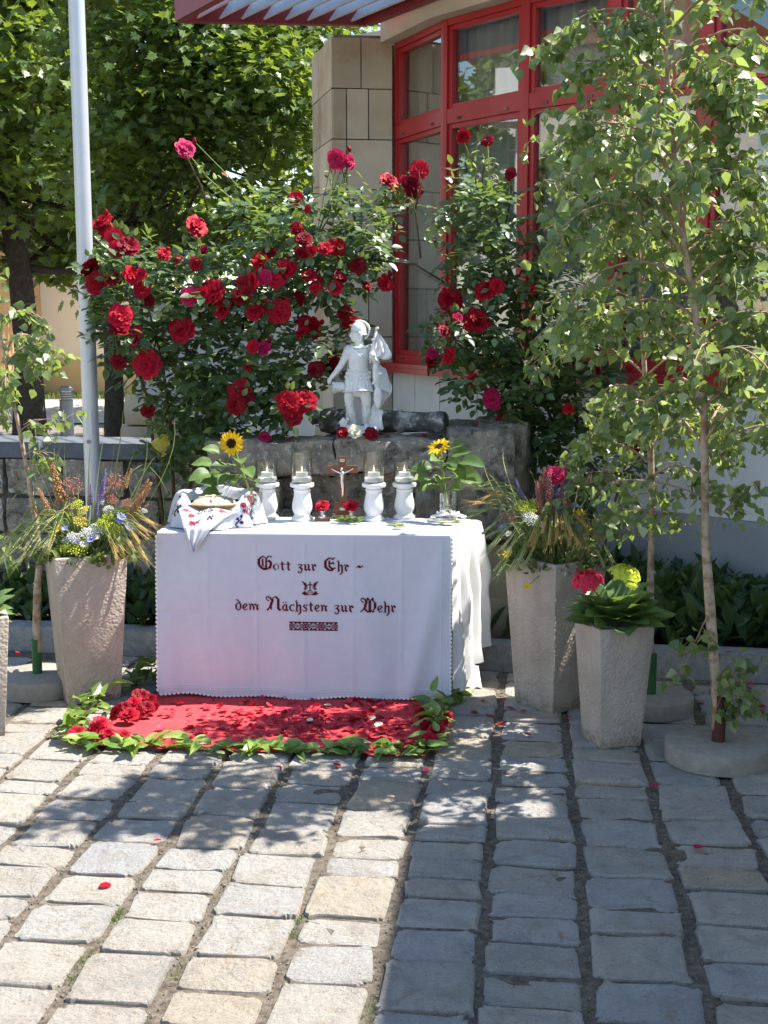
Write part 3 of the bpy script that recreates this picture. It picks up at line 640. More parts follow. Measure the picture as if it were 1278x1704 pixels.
# ================================================================== TREES
def curve_pts(p0, p1, sag, n=5):
    p0, p1 = Vector(p0), Vector(p1); return [p0.lerp(p1, i / n) + Vector(sag) * (4 * (i / n) * (1 - i / n)) for i in range(n + 1)]
def big_tree(name, label, base, trunk, r0, clumps, nleaf, size, mat, tmpl, skip=None):
    t = thing(name, label, 'tree', base, group='trees behind the flagpole'); b = Vector(base)
    tr = MB(); pts = [Vector(p) - b for p in trunk]; n = len(pts)
    tr.tube([pts[0] + Vector((0, 0, -.05))] + pts, [r0 * 1.9] + [r0 * (1.25 if i == 0 else 1 - .55 * i / n) for i in range(n)], 12)
    tr.build('trunk', M['bark'], t, True)
    lb = MB(); top = pts[-1]
    P, D, NV, VV = [], [], [], []
    tot = sum(c[3] * c[4] * c[5] for c in clumps)
    for ci, c in enumerate(clumps):
        cc = Vector(c[:3]) - b; st = pts[min(n - 1, max(2, n - 3) + ci % max(1, n - max(2, n - 3)))]
        lb.tube(curve_pts(st, cc, (random.gauss(0, .15), random.gauss(0, .15), -.12 * (cc - st).length), 5), [r0 * .28, r0 * .22, r0 * .17, r0 * .12, r0 * .08, r0 * .04], 6)
        m = int(nleaf * (c[3] * c[4] * c[5]) / tot)
        # leaves gather in layered sprays inside the clump
        ns = max(6, m // 26)
        for _ in range(ns):
            v = unit(1)[0]; rr_ = random.random() ** .45
            sc = np.array([cc.x + v[0] * c[3] * rr_, cc.y + v[1] * c[4] * rr_, cc.z + v[2] * c[5] * rr_])
            out = np.array([v[0], v[1], v[2] * .4]); out /= np.linalg.norm(out) + 1e-6
            q = 26; off = rng.normal(size=(q, 3)) * np.array([.26, .26, .085])
            off[:, 2] -= .25 * (off[:, 0] * out[0] + off[:, 1] * out[1])
            P.append(sc + off); dd = out[None, :] * .7 + rng.normal(size=(q, 3)) * .5; dd[:, 2] -= .35; D.append(dd)
            nv = np.tile([0, 0, 1.], (q, 1)) + rng.normal(size=(q, 3)) * .38 + out * .25; NV.append(nv)
            VV.append(np.clip(rng.normal(.45 + .25 * random.random(), .25, q), 0, 1))
        tw = cc
    tag(lb.build('limbs', M['bark'], t, True), kind='stuff')
    P, D, NV, VV = map(np.concatenate, (P, D, NV, VV))
    if skip is not None:
        keep = np.array([skip(p + np.array(b)) for p in P]); P, D, NV, VV = P[keep], D[keep], NV[keep], VV[keep]
    cloud('crown', *tmpl, P, frames(D, NV), rng.uniform(.7, 1.2, len(P)) * size, mat, t, True, VV)
    return t
def gap(p):
    x, y, d = proj(p); h = ((x - 388) / 26) ** 2 + ((y - 284) / 11) ** 2
    return h > 1 + .5 * noise.noise(Vector((x * .1, y * .1, 0)))
def cl(px, py, Y, rx, ry, rz): q = at(px, py, Y); return (q.x, q.y, q.z, rx, ry, rz)
tb = at(48, 690, 18.5); tb.z = -.13
big_tree('maple_tree', 'large dark maple with a thick straight trunk at the left edge of the yard', tb, [(tb.x, tb.y, -.13), (tb.x + .02, tb.y, 1.2), (tb.x - .05, tb.y, 2.4), (tb.x - .2, tb.y, 3.4), (tb.x, tb.y, 5.2)], .21,
  [cl(-60, 330, 18, 1.0, 1.0, .7), cl(30, 250, 17.5, .9, .9, .5), cl(60, 120, 17, 1.1, 1.0, .6), cl(-60, 100, 18.5, 1.3, 1.2, .8), cl(170, 330, 18.5, .9, 1.0, .5), cl(200, 180, 18.5, 1.1, 1.2, .7), cl(120, 20, 18.5, 1.3, 1.2, .7), cl(40, -160, 18.5, 1.8, 1.6, 1.1), cl(260, -80, 19, 1.5, 1.4, 1.0), cl(300, 380, 19.5, 1.0, 1.0, .5), cl(180, 450, 19.5, .9, 1.0, .45), cl(-20, 420, 19, .8, .8, .4), cl(100, 420, 20, .9, .9, .5), cl(-160, -60, 19, 1.8, 1.6, 1.4), cl(330, 250, 21, 1.2, 1, .5), cl(150, 270, 20.5, 1.3, 1, .6)], 23000, .155, M['maple'], MAPLE, gap)
tb = at(187, 690, 13.5); tb.z = -.13
big_tree('maple_tree', 'maple with a dark slightly bent trunk just right of the flagpole', tb, [(tb.x, tb.y, -.13), at(190, 640, 13.5), at(186, 560, 13.5), at(172, 490, 13.5), at(190, 380, 13.6), at(240, 200, 13.8)], .105,
  [cl(350, 60, 12.6, .75, .7, .36), cl(420, 120, 12.4, .6, .6, .26), cl(230, 70, 13, .7, .6, .36), cl(430, 20, 13.2, .7, .7, .4), cl(330, 160, 13, .8, .7, .36), cl(230, 190, 12.8, .7, .6, .35), cl(460, 200, 13, .6, .6, .3), cl(400, 250, 13.6, .45, .6, .18), cl(480, 100, 13.8, .6, .6, .4), cl(300, 270, 13.4, .7, .6, .3), cl(210, 320, 13.4, .6, .6, .3), cl(500, 300, 14.2, .35, .5, .25), cl(380, -120, 13.4, 1.3, 1.1, .7), cl(200, -100, 13.6, 1.1, 1.1, .7), cl(520, -80, 14, .8, .8, .6), cl(270, 400, 14, .6, .6, .25), cl(420, 380, 14.5, .6, .6, .2), cl(500, 400, 14.6, .5, .6, .3)], 32000, .088, M['maple'], MAPLE, gap)
tb = at(470, 690, 24); tb.z = -.13
big_tree('maple_tree', 'distant yellow green tree visible beside the sandstone pier', tb, [(tb.x, tb.y, -.13), at(470, 560, 24), at(465, 450, 24), at(460, 300, 24)], .16,
  [cl(490, 260, 24, 1.0, 1.0, .8), cl(440, 360, 24, 1.0, 1.0, .5), cl(500, 400, 24.5, .9, .9, .6), cl(470, 180, 24.5, 1.3, 1.2, .8), cl(520, 60, 25, 1.3, 1.2, 1.1), cl(330, 420, 25, 1.2, 1, .6), cl(400, 150, 26, 1.6, 1.2, 1.0), cl(220, 400, 26, 1.6, 1.2, .8), cl(300, 330, 27, 1.6, 1.2, .8), cl(110, 330, 27, 1.8, 1.2, 1.0), cl(80, 200, 28, 2.2, 1.4, 1.5)], 11000, .18, M['maple'], MAPLE, gap)
tb = Vector((-9.5, 9.0, -.13))
big_tree('maple_tree', 'tree standing in the yard beyond the left edge, mirrored in the windows', tb, [tb, tb + Vector((0, 0, 1.6)), tb + Vector((.1, 0, 3)), tb + Vector((0, .1, 4.6))], .2,
  [(-9.5 + a, 9 + b, z, 1.4, 1.4, 1.0) for a, b, z in ((0, 0, 3.2), (.8, 1.6, 2.8), (0, -1.8, 2.9), (.5, 1.0, 4.6), (.3, -1.0, 4.8), (-1, 2.8, 3.6), (-.8, -3, 3.6), (0, 3.4, 5), (0, 0, 6))], 7000, .2, M['maple'], MAPLE)

# ------------------------------------------------------------------ cut birches in stands
def birch(name, label, path, Y, r0, crown, nb, lmin, lmax, nl, pipe, disc_r, disc_h, discc, lean=0.0, dirbias=None, low=None):
    base = Vector(discc); t = thing(name, label, 'birch tree', base, group='cut birches set up in stands')
    pts = [at(px, py, Y) - base for px, py in path]; n = len(pts)
    tr = MB(); rad = [r0 * (1 - .8 * i / (n - 1)) * (1 + .12 * random.uniform(-1, 1)) for i in range(n)]
    tr.tube(pts, rad, 9)
    for _ in range(7):        # knots
        i = random.randrange(0, n // 2); f = random.random(); q = pts[i].lerp(pts[i + 1], f); a = random.uniform(3.2, 6.2)
        tr.ball(q + Vector((math.cos(a), math.sin(a), 0)) * rad[i] * .85, rad[i] * .33, 6, 4)
    tr.build('trunk', M['birch_bark'], t, True)
    Lp, Ld, Ln = [], [], []
    br = MB(); L = [0]
    for i in range(n - 1): L.append(L[-1] + (pts[i + 1] - pts[i]).length)
    def along(s):
        for i in range(n - 1):
            if s <= L[i + 1]: return pts[i].lerp(pts[i + 1], (s - L[i]) / (L[i + 1] - L[i]))
        return pts[-1]
    def leafy(p, d, m):
        for _ in range(m):
            h = Vector((random.gauss(0, .6), random.gauss(0, .6), random.uniform(-1.2, .05)))
            Lp.append((p + h.normalized() * .012 + Vector((random.gauss(0, .010), random.gauss(0, .010), random.gauss(0, .008))))[:]); Ld.append(h[:])
            Ln.append((random.gauss(.25, .8), random.gauss(-.35, .8), random.gauss(.45, .5)))
    for k in range(nb):
        f = crown[0] + (crown[1] - crown[0]) * (k + random.random()) / nb; s = f * L[-1]; p = along(s)
        a = k * 2.4 + random.gauss(0, .4) if dirbias is None else random.gauss(dirbias, 1.0)
        g = (f - crown[0]) / (crown[1] - crown[0])
        ln = (lmin + (lmax - lmin) * math.sin(math.pi * min(1, .25 + .75 * g))) * random.uniform(.75, 1.25)
        d = Vector((math.cos(a), math.sin(a), random.uniform(.75, 1.5))).normalized()
        br_pts = [p]; q = p.copy(); steps = 8
        for j in range(steps):
            d = (d + Vector((random.gauss(0, .08), random.gauss(0, .08), -.14 - .05 * j * random.random()))).normalized(); q = q + d * ln / steps; br_pts.append(q.copy())
            if j >= 1:
                leafy(q, d, nl // 3 + 1)
                for _ in range(2):   # side twigs
                    e = (d + Vector((random.gauss(0, .8), random.gauss(0, .8), random.gauss(-.1, .5)))).normalized(); tp = [q.copy()]; z = q.copy(); tl = random.uniform(.06, .2) * (1 - j / 12)
                    for m in range(4):
                        e = (e + Vector((0, 0, -.28))).normalized(); z = z + e * tl / 3; tp.append(z.copy()); leafy(z, e, max(1, int(nl * .3 + random.random())))
                    br.tube(tp, [.0016, .0014, .0012, .001, .0008], 3, False)
        br.tube(br_pts, [r0 * .26 * (1 - .85 * i / steps) + .0012 for i in range(steps + 1)], 5, False)
    if low:
        for px, py, q0, m in low:
            p = at(px, py, Y) - base; s0 = at(q0[0], q0[1], Y) - base
            tp = curve_pts(s0, p, (0, -.02, .03), 5); br.tube(tp, [.003, .0026, .0022, .0018, .0014, .001], 4, False)
            for z in tp[2:]:
                for _ in range(m):
                    e = Vector((random.gauss(0, .8), random.gauss(0, .8), random.gauss(-.2, .5))).normalized(); tq = [z.copy()]; zz_ = z.copy()
                    for _j in range(3): e = (e + Vector((0, 0, -.25))).normalized(); zz_ = zz_ + e * random.uniform(.02, .04); tq.append(zz_.copy()); leafy(zz_, e, 1)
                    br.tube(tq, [.0014, .0012, .001, .0008], 3, False)
    tag(br.build('branches', M['twig'], t, True), kind='stuff')
    m = len(Lp)
    cloud('crown', *BIRCH, Lp, frames(np.array(Ld), np.array(Ln)), rng.uniform(.026, .056, m), M['birch'], t, True, np.clip(rng.normal(.5, .25, m), 0, 1))
    return t
def stand(label, c, r, h, mat, pr, ph):
    t = thing('birch_stand', label, 'stand', c, group='concrete stands holding the birches')
    prof = [(r * .99, 0), (r, h * .2), (r, h * .8), (r * .985, h * .95), (r * .95, h), (.0, h + .001)]
    me = MB().lathe(prof[:-1], n=48)
    me.v = [(x + fr((x * 9, y * 9, z * 9), .006), y + fr((x * 9 + 5, y * 9, z * 9), .006), z + fr((x * 12, y * 12 + 8, 0), .004) * (z > 0)) for x, y, z in me.v]
    me.build('concrete_disc', M['disc'], t, True, 35)
    MB().tube([(0, 0, h - .01), (0, 0, h + ph)], pr, 20).build('socket_pipe', mat, t, True, 40)
    return t
D1 = gnd(1194, 1264); D2 = gnd(1081, 1180); D3 = gnd(35, 1150)
stand('concrete disc with a rusty brown pipe holding the front birch at right', D1, .205, .075, M['pipe_rust'], .0255, .185)
stand('concrete disc with a green pipe holding the birch behind the small planter', D2, .19, .07, M['pipe_green'], .025, .18)
D3.x = at(62, 1110, D3.y).x - .05
stand('concrete disc with a green pipe beside the large planter at left', D3 + Vector((.05, 0, 0)), .19, .085, M['pipe_green'], .022, .16)
birch('birch_tree', 'front cut birch with a bare lower trunk standing in the rusty pipe', [(1194, 1215), (1192, 1150), (1181, 1000), (1174, 900), (1173, 780), (1172, 680), (1165, 590), (1155, 500), (1141, 420), (1130, 340), (1120, 240), (1112, 140), (1105, 40), (1098, -80), (1092, -210)], D1.y + .0, .0215, (.33, .98), 56, .28, .58, 5, None, 0, 0, D1,
      low=[(895, 75, (1115, 180), 5), (930, 330, (1140, 420), 5), (915, 180, (1120, 300), 5), (1135, 1120, (1186, 1010), 3), (1235, 1100, (1190, 1180), 5), (1232, 1160, (1190, 1180), 4), (1050, 850, (1174, 880), 5), (1020, 800, (1174, 830), 4), (1265, 800, (1174, 890), 4), (1262, 60, (1112, 180), 7), (1275, 170, (1120, 280), 7), (1258, 250, (1125, 340), 7), (1278, 340, (1135, 430), 7), (1262, 430, (1150, 520), 7), (1275, 530, (1160, 620), 6), (1255, 610, (1170, 680), 6), (1240, 380, (1140, 450), 7), (1230, 130, (1115, 200), 7), (1220, 720, (1173, 790), 5)])
birch('birch_tree', 'rear cut birch in the green pipe behind the hydrangea planter', [(1081, 1140), (1081, 1070), (1083, 940), (1085, 850), (1083, 750), (1075, 650), (1068, 550), (1066, 450), (1058, 380), (1055, 310), (1052, 240), (1050, 170)], D2.y, .019, (.36, .98), 30, .24, .46, 4, None, 0, 0, D2,
      low=[(905, 855, (1083, 760), 4), (960, 790, (1083, 800), 5), (1000, 860, (1083, 820), 4), (885, 230, (1053, 260), 5), (930, 860, (1083, 900), 4), (905, 300, (1058, 400), 4)])
birch('birch_tree', 'sparse small birch in the green pipe at the left edge', [(63, 1085), (61, 1040), (62, 985), (66, 930), (58, 860), (45, 780), (25, 680), (5, 580), (-20, 450)], D3.y, .021, (.60, .98), 6, .16, .28, 3, None, 0, 0, D3 + Vector((.05, 0, 0)), dirbias=-.3,
      low=[(95, 590, (15, 640), 3), (105, 700, (30, 720), 3), (85, 760, (40, 760), 3), (5, 900, (60, 930), 2)])

# ================================================================== ROSES
def rose_mesh(seed, mat, full=1.0):
    r = random.Random(seed); mb = MB()
    rings = [(8, .84, .50, .50, 1.2), (8, .74, .46, .54, .92), (7, .60, .42, .54, .68), (6, .44, .34, .50, .46), (5, .30, .26, .44, .30), (4, .16, .18, .40, .12)]
    for ri, (cnt, reach, wd, ht, open_) in enumerate(rings):
        for k in range(cnt):
            a = 2 * math.pi * (k + .5 * (ri % 2) + r.uniform(-.15, .15)) / cnt; op = open_ * r.uniform(.85, 1.15); w_ = wd * r.uniform(.85, 1.15); rc = reach * .5 * r.uniform(.9, 1.08)
            cu = r.uniform(.05, .16); wv = r.uniform(-.05, .05)
            def fn(u, v):
                s = (u - .5) * 2; wdt = w_ * .5 * math.sin(math.pi * min(.93, .22 + .62 * v)) ** .7
                rad = rc * (v ** 1.1) * (.35 + .65 * min(op, 1)) + (cu if v > .99 else 0)
                z = ht * (v ** .8) * (1.25 - op * .75) - (cu * .7 if v > .99 else 0) - .10 * s * s * (1 - v) + wv * s * v + .03 * math.sin(s * 5 + seed + k) * v
                lat = s * wdt; inw = -.22 * s * s * w_ * (1.1 - .5 * op)
                x, y = (rad + inw), lat
                return (x * math.cos(a) - y * math.sin(a), x * math.sin(a) + y * math.cos(a), z * .75)
            mb.grid(fn, 4, 4)
    mb.v = [(x * 1.05, y * 1.05, z - .08) for x, y, z in mb.v]
    return mb.mesh('rose_flower', mat, True)
RM = {k: [rose_mesh(i + j * 10, M[k]) for i in range(3)] for j, k in enumerate(('rose', 'rose_pink', 'rose_dark', 'rose_white'))}
def face_rot(d, roll=None):
    d = Vector(d).normalized(); q = d.to_track_quat('Z', 'Y').to_matrix(); return q @ Matrix.Rotation(random.random() * 6.28 if roll is None else roll, 3, 'Z')
def put_rose(p, dia, parent, kind='rose', d=None, name='rose_flower'):
    if d is None: d = (random.gauss(0, .45), -1 + random.gauss(0, .25), .35 + random.gauss(0, .35))
    return link(name, random.choice(RM[kind]), parent, p, face_rot(d), dia * random.uniform(.95, 1.08))
BUD = [MB().lathe([(.05, -.55), (.30, -.45), (.46, -.1), (.40, .25), (.2, .6), (.02, .8)], n=10).mesh('rose_bud', M['rose_dark'], True), MB().lathe([(.05, -.55), (.34, -.4), (.5, 0), (.42, .4), (.3, .5), (.02, .42)], n=10).mesh('rose_bud', M['rose'], True)]
def rose_bush(name, label, base, blobs, flowers, canes, nleaf, Y0):
    b = Vector(base); t = thing(name, label, 'rose bush', b, group='climbing roses behind the altar')
    cores = []
    P, D, NV, VV, SC = [], [], [], [], []
    tot = sum(r1 * r2 for _, _, r1, r2, _ in blobs)
    for px, py, rx, ry, Y in blobs:
        c = at(px, py, Y); cores.append(c); m = int(nleaf * rx * ry / tot / 5)
        mx, mz = msz(rx, Y), msz(ry, Y)
        for _ in range(m):
            v = unit(1)[0]; q = random.random() ** .42
            p = np.array([c.x + v[0] * mx * q, c.y + v[1] * .30 * q, c.z + v[2] * mz * q]) - np.array(b)
            ax = Vector((v[0] + random.gauss(0, .5), v[1] - .35 + random.gauss(0, .5), v[2] * .5 + random.gauss(-.1, .4))).normalized()
            up = Vector((random.gauss(0, .35), random.gauss(-.25, .35), 1)).normalized(); sd = ax.cross(up).normalized(); s = random.uniform(.040, .064)
            lit = np.clip(random.gauss(.42, .22), 0, .97)  # random tone of the leaf's own colour
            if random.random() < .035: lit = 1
            for (f, dv_) in ((1, ax), (.62, (ax * .5 + sd)), (.62, (ax * .5 - sd)), (.2, (ax * .3 + sd)), (.2, (ax * .3 - sd))):
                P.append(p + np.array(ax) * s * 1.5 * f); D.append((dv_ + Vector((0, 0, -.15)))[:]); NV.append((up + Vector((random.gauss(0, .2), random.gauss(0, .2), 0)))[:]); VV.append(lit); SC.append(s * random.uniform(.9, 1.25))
    cn = MB()
    for i, cpt in enumerate(canes):
        pts = [at(px, py, Y) - b for px, py, Y in cpt]; k = len(pts)
        r0 = .013 if i < 4 else .006
        MB().tube(pts, [r0 * (1 - .6 * j / (k - 1)) for j in range(k)], 7).build('cane', M['cane'], t, True)
    for px, py, dpx, kind in flowers:
        # find nearest core, put flower at its front surface
        j = min(range(len(blobs)), key=lambda i: ((px - blobs[i][0]) / blobs[i][2]) ** 2 + ((py - blobs[i][1]) / blobs[i][3]) ** 2)
        q = ((px - blobs[j][0]) / blobs[j][2]) ** 2 + ((py - blobs[j][1]) / blobs[j][3]) ** 2
        Y = blobs[j][4] - .30 * math.sqrt(max(0, 1 - min(q, 1))) - .03
        p = at(px, py, Y); put_rose(p - b, msz(dpx, Y) * random.uniform(.98, 1.16), t, kind if random.random() > .22 else random.choice(['rose_dark', 'rose_dark', 'rose_pink']))
        if random.random() < .3:      # a closed bud beside the bloom
            o_ = link('rose_bud', random.choice(BUD), t, p - b + Vector((random.uniform(-.06, .06), 0, random.uniform(.0, .07))), face_rot((random.gauss(0, .3), -.3, 1)), random.uniform(.02, .032)); MB().tube([o_.location, (o_.location + (c0_ := (cores[j] - b))) * .5 + Vector((0, 0, .01)), c0_], .002, 4).build('bud_stem', M['green_stem'], t, True)
        c = cores[j]; mid = p.lerp(c, .5) + Vector((0, .02, -.05)); MB().tube([p - b, p.lerp(mid, .5) + Vector((0, .03, -.02)) - b, mid - b, c - b], [.0035, .0035, .004, .005], 5).build('flower_stem', M['green_stem'], t, True)
        if q > 1.15:      # leaves up the lone stem
            for f in (.35, .55, .75, .9):
                z = p.lerp(mid, f) - b
                for _ in range(5):
                    P.append(np.array(z) + rng.normal(size=3) * .02); D.append(rng.normal(size=3)); NV.append((random.gauss(0, .4), -.3, 1)); VV.append(random.choice([.6, .9, 1])); SC.append(random.uniform(.03, .055))
        else:
            for _ in range(7):
                a = random.random() * 6.28; o_ = msz(dpx, Y) * .6
                P.append(np.array(p - b) + np.array([math.cos(a) * o_, .03, math.sin(a) * o_])); D.append((math.cos(a), -.3, math.sin(a))); NV.append((random.gauss(0, .3), -1, .6)); VV.append(random.random() * .8); SC.append(random.uniform(.035, .055))
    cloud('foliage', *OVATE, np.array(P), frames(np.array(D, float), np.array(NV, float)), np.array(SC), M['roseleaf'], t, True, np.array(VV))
    return t
r_, p_, d_ = 'rose', 'rose_pink', 'rose_dark'
LF = [(308, 249, 34, p_), (173, 367, 28, r_), (161, 375, 25, r_), (178, 384, 24, r_), (192, 400, 32, r_), (214, 411, 34, r_), (195, 414, 24, r_), (327, 376, 34, r_), (339, 420, 24, r_), (325, 439, 18, r_), (273, 423, 18, r_), (297, 433, 16, r_), (151, 445, 32, r_), (140, 463, 26, d_), (161, 472, 30, r_), (219, 459, 28, r_), (233, 456, 20, r_), (187, 464, 24, d_), (236, 483, 24, r_), (244, 499, 26, p_), (316, 492, 32, p_), (352, 486, 34, r_), (339, 489, 24, r_), (370, 514, 30, r_), (201, 525, 32, r_), (200, 546, 32, d_), (225, 552, 24, r_), (226, 567, 24, r_), (302, 549, 40, r_), (440, 461, 24, p_), (458, 467, 22, r_), (474, 448, 32, r_), (433, 436, 28, r_), (447, 419, 20, r_), (405, 470, 24, d_), (420, 467, 26, r_), (398, 499, 18, r_), (410, 483, 24, d_), (424, 517, 30, r_), (464, 519, 38, r_), (492, 330, 22, r_), (511, 348, 12, r_), (494, 380, 24, r_), (507, 398, 26, r_), (502, 420, 22, d_), (518, 417, 18, r_), (511, 458, 22, r_), (500, 495, 22, d_), (197, 602, 22, d_), (245, 605, 44, r_), (413, 610, 14, r_), (400, 652, 40, r_), (392, 674, 30, r_), (413, 664, 24, d_), (420, 577, 22, r_), (439, 578, 24, r_), (245, 683, 22, d_), (480, 671, 36, r_), (505, 667, 36, r_), (489, 693, 30, d_),
      (561, 265, 30, p_), (581, 269, 24, p_), (647, 302, 26, r_), (697, 282, 28, r_), (687, 311, 32, r_), (672, 299, 14, r_), (542, 413, 22, r_), (561, 412, 24, r_), (515, 459, 26, r_), (525, 479, 22, r_), (566, 461, 22, r_), (559, 479, 22, r_), (596, 442, 24, r_), (642, 471, 28, r_), (611, 476, 18, r_), (576, 523, 28, d_), (583, 535, 24, d_), (507, 536, 22, r_), (522, 546, 26, r_), (502, 553, 20, r_), (525, 615, 26, d_), (549, 609, 34, d_)]
LB = [(215, 450, 75, 60, 6.95), (190, 540, 45, 70, 6.9), (260, 560, 70, 90, 7.0), (330, 490, 90, 75, 7.0), (420, 480, 90, 80, 7.0), (450, 370, 70, 55, 7.05), (525, 400, 70, 70, 7.0), (600, 410, 60, 60, 7.0), (620, 345, 55, 35, 7.05), (560, 450, 60, 50, 6.95), (390, 600, 85, 80, 7.0), (300, 650, 65, 70, 7.0), (475, 610, 55, 75, 6.95), (480, 680, 50, 35, 6.85), (340, 715, 70, 45, 7.0), (560, 560, 28, 50, 6.95), (400, 690, 50, 40, 6.95), (290, 750, 40, 50, 7.0)]
LC = [[(300, 1010, 7.02), (290, 850, 7.0), (285, 720, 7.0), (270, 600, 7.0), (230, 450, 6.95)], [(310, 1010, 7.05), (312, 830, 7.0), (340, 700, 7.0), (400, 560, 7.0), (450, 380, 7.05)], [(290, 1010, 7.0), (262, 790, 7.0), (245, 660, 6.98), (200, 540, 6.9)], [(320, 1010, 7.05), (330, 800, 7.0), (390, 640, 7.0), (470, 500, 7.0), (600, 430, 7.0), (690, 440, 7.02), (740, 470, 7.02)],
      [(345, 350, 7.05), (335, 310, 7.03), (318, 275, 7.0), (309, 255, 6.98)], [(600, 400, 7.0), (580, 330, 7.0), (568, 275, 6.98)], [(700, 430, 7.0), (695, 380, 7.0), (685, 320, 6.95)], [(660, 380, 7.02), (665, 345, 7), (650, 305, 6.95)], [(690, 350, 7), (700, 310, 6.97), (697, 285, 6.95)], [(470, 680, 6.9), (430, 720, 6.9), (400, 760, 7.0)]]
rose_bush('rose_bush', 'large climbing rose full of red blooms behind the left half of the altar', (at(305, 1000, 7.02).x, 7.02, .055), LB, LF, LC, 6600, 7.0)
RF = [(749, 499, 38, r_), (810, 482, 36, r_), (828, 476, 24, r_), (793, 534, 42, r_), (721, 546, 20, d_), (739, 550, 20, d_), (761, 529, 18, d_), (721, 587, 24, p_), (747, 592, 26, r_), (717, 604, 20, r_), (785, 632, 22, d_), (818, 664, 32, p_), (837, 703, 24, d_), (887, 482, 16, r_), (771, 227, 20, r_), (811, 235, 22, d_), (850, 289, 20, d_), (958, 527, 16, r_), (969, 536, 16, r_), (1012, 587, 14, r_), (995, 616, 14, d_), (1047, 614, 12, r_), (946, 681, 18, r_), (1018, 511, 18, d_), (1063, 729, 18, p_), (1049, 749, 26, r_), (1063, 751, 20, r_)]
RB = [(770, 340, 45, 40, 7.1), (825, 365, 60, 55, 7.1), (780, 425, 50, 40, 7.05), (850, 450, 65, 65, 7.05), (755, 560, 38, 50, 6.95), (830, 560, 70, 65, 7.0), (900, 610, 80, 90, 7.0), (825, 630, 50, 50, 6.95), (900, 700, 70, 70, 7.0), (970, 600, 60, 90, 6.95), (960, 760, 60, 90, 6.9), (775, 630, 22, 40, 6.9), (860, 670, 40, 40, 6.9), (1045, 745, 35, 50, 6.6), (930, 480, 50, 60, 7.0)]
RC = [[(960, 1040, 7.0), (955, 880, 6.95), (930, 740, 7.0), (880, 580, 7.0), (840, 430, 7.05), (820, 330, 7.1)], [(975, 1040, 6.95), (985, 860, 6.9), (960, 700, 6.95), (950, 520, 7.0)], [(985, 1040, 6.9), (1010, 880, 6.8), (1045, 760, 6.65)], [(950, 1040, 7.0), (925, 850, 7.0), (880, 700, 7.0), (800, 560, 6.98), (745, 470, 7.02)],
      [(800, 350, 7.1), (790, 290, 7.1), (772, 232, 7.08)], [(800, 350, 7.1), (803, 300, 7.1), (811, 240, 7.08)], [(840, 380, 7.1), (850, 330, 7.1), (850, 293, 7.08)], [(860, 650, 6.95), (830, 680, 6.9), (820, 668, 6.88)]]
rose_bush('rose_bush', 'climbing rose with fewer red blooms below the red windows and behind the birches', (at(965, 1030, 6.98).x, 6.98, .055), RB, RF, RC, 4800, 7.0)
ar = thing('rose_arch', 'thin grey tubular rose arch spanning between the two rose bushes', 'rose arch', (at(330, 900, 7.1).x, 7.1, .055))
bb = Vector(ar.location); ap = [at(330, 1010, 7.12), at(325, 700, 7.12), at(350, 560, 7.12), at(430, 450, 7.12), at(560, 410, 7.12), at(680, 437, 7.12), at(760, 485, 7.12), at(850, 600, 7.12), at(890, 760, 7.12), at(895, 1005, 7.12)]
MB().tube([p - bb for p in ap], .011, 8).build('tube', M['bollard'], ar, True)
# yellow rose behind the wall edge
yr = thing('yellow_rose', 'pale yellow rose blooming beside the stems of the left rose bush', 'rose', (at(268, 900, 6.9).x, 6.9, .055))
bb = Vector(yr.location); q = at(268, 740, 6.9) - bb
MB().tube([(0, 0, 0), q * .5 + Vector((.02, 0, 0)), q], [.005, .004, .003], 6).build('stem', M['green_stem'], yr, True)
ym = [rose_mesh(77 + i, M['yellow_pale']) for i in range(2)]
for i, (px, py, s_) in enumerate(((262, 742, 24), (274, 733, 24), (270, 750, 18))): link('flower', ym[i % 2], yr, at(px, py, 6.88) - bb, face_rot((random.gauss(0, .4), -1, .3)), msz(s_, 6.9))
n_ = 30; zz = rng.random(n_)
cloud('leaves', *OVATE, np.outer(zz, np.array(q)) + rng.normal(size=(n_, 3)) * .03, frames(unit(n_), unit(n_)), rng.uniform(.03, .05, n_), M['roseleaf'], yr)
# ================================================================== THE ALTAR
L0 = Vector((-.995, 5.78, 0)); TX = Vector((.9983, -.0585, 0)); TY = Vector((.0585, .9983, 0)); TW = 1.285; TZ = .757
def T(s, d, z): return L0 + TX * s + TY * d + Vector((0, 0, z))
def top(px, py): return gnd(px, py, TZ)
tb = thing('altar_table', 'rectangular table hidden beneath the white altar cloths', 'table', T(TW / 2, .25, 0))
ob = Vector(tb.location)
MB().prism([(T(.02, .02, 0) - ob)[:2], (T(TW - .02, .02, 0) - ob)[:2], (T(TW + .10, .5, 0) - ob)[:2], (T(.0, .5, 0) - ob)[:2]], .715, .748).build('table_top', M['wood'], tb)
for s, d in ((.08, .07), (TW - .08, .07), (TW - .03, .44), (.06, .44)):
    MB().box(T(s, d, .357) - ob, (.05, .05, .712)).build('leg', M['wood'], tb)
def fold(s, z):
    h = max(0, 1 - z / .75)
    y = .008 + .022 * h + (.012 * h ** .8) * (math.sin(s * 8.5 + .6) + .55 * math.sin(s * 19 + 2.1 + z * 2)) + .0025 * math.sin(s * 33 + z * 7) * h
    y += .030 * math.exp(-((s - (1.10 + .18 * (z / .75))) / .05) ** 2) * h ** .6 * .8
    y += sum(.0030 * math.exp(-abs(s - q_) / .007) for q_ in (.215, .43, .645, .86, 1.075)) - .0028 * math.exp(-abs(z - .40) / .006)
    y += .007 * h * math.sin(s * 5.1 + 1.2) ** 2 + .006 * noise.noise(Vector((s * 3, z * 2.5, 9)))
    y += .004 * noise.noise(Vector((s * 7, z * 5, 3)))
    y += .010 * math.exp(-((s - .02) / .05) ** 2) * h
    return y
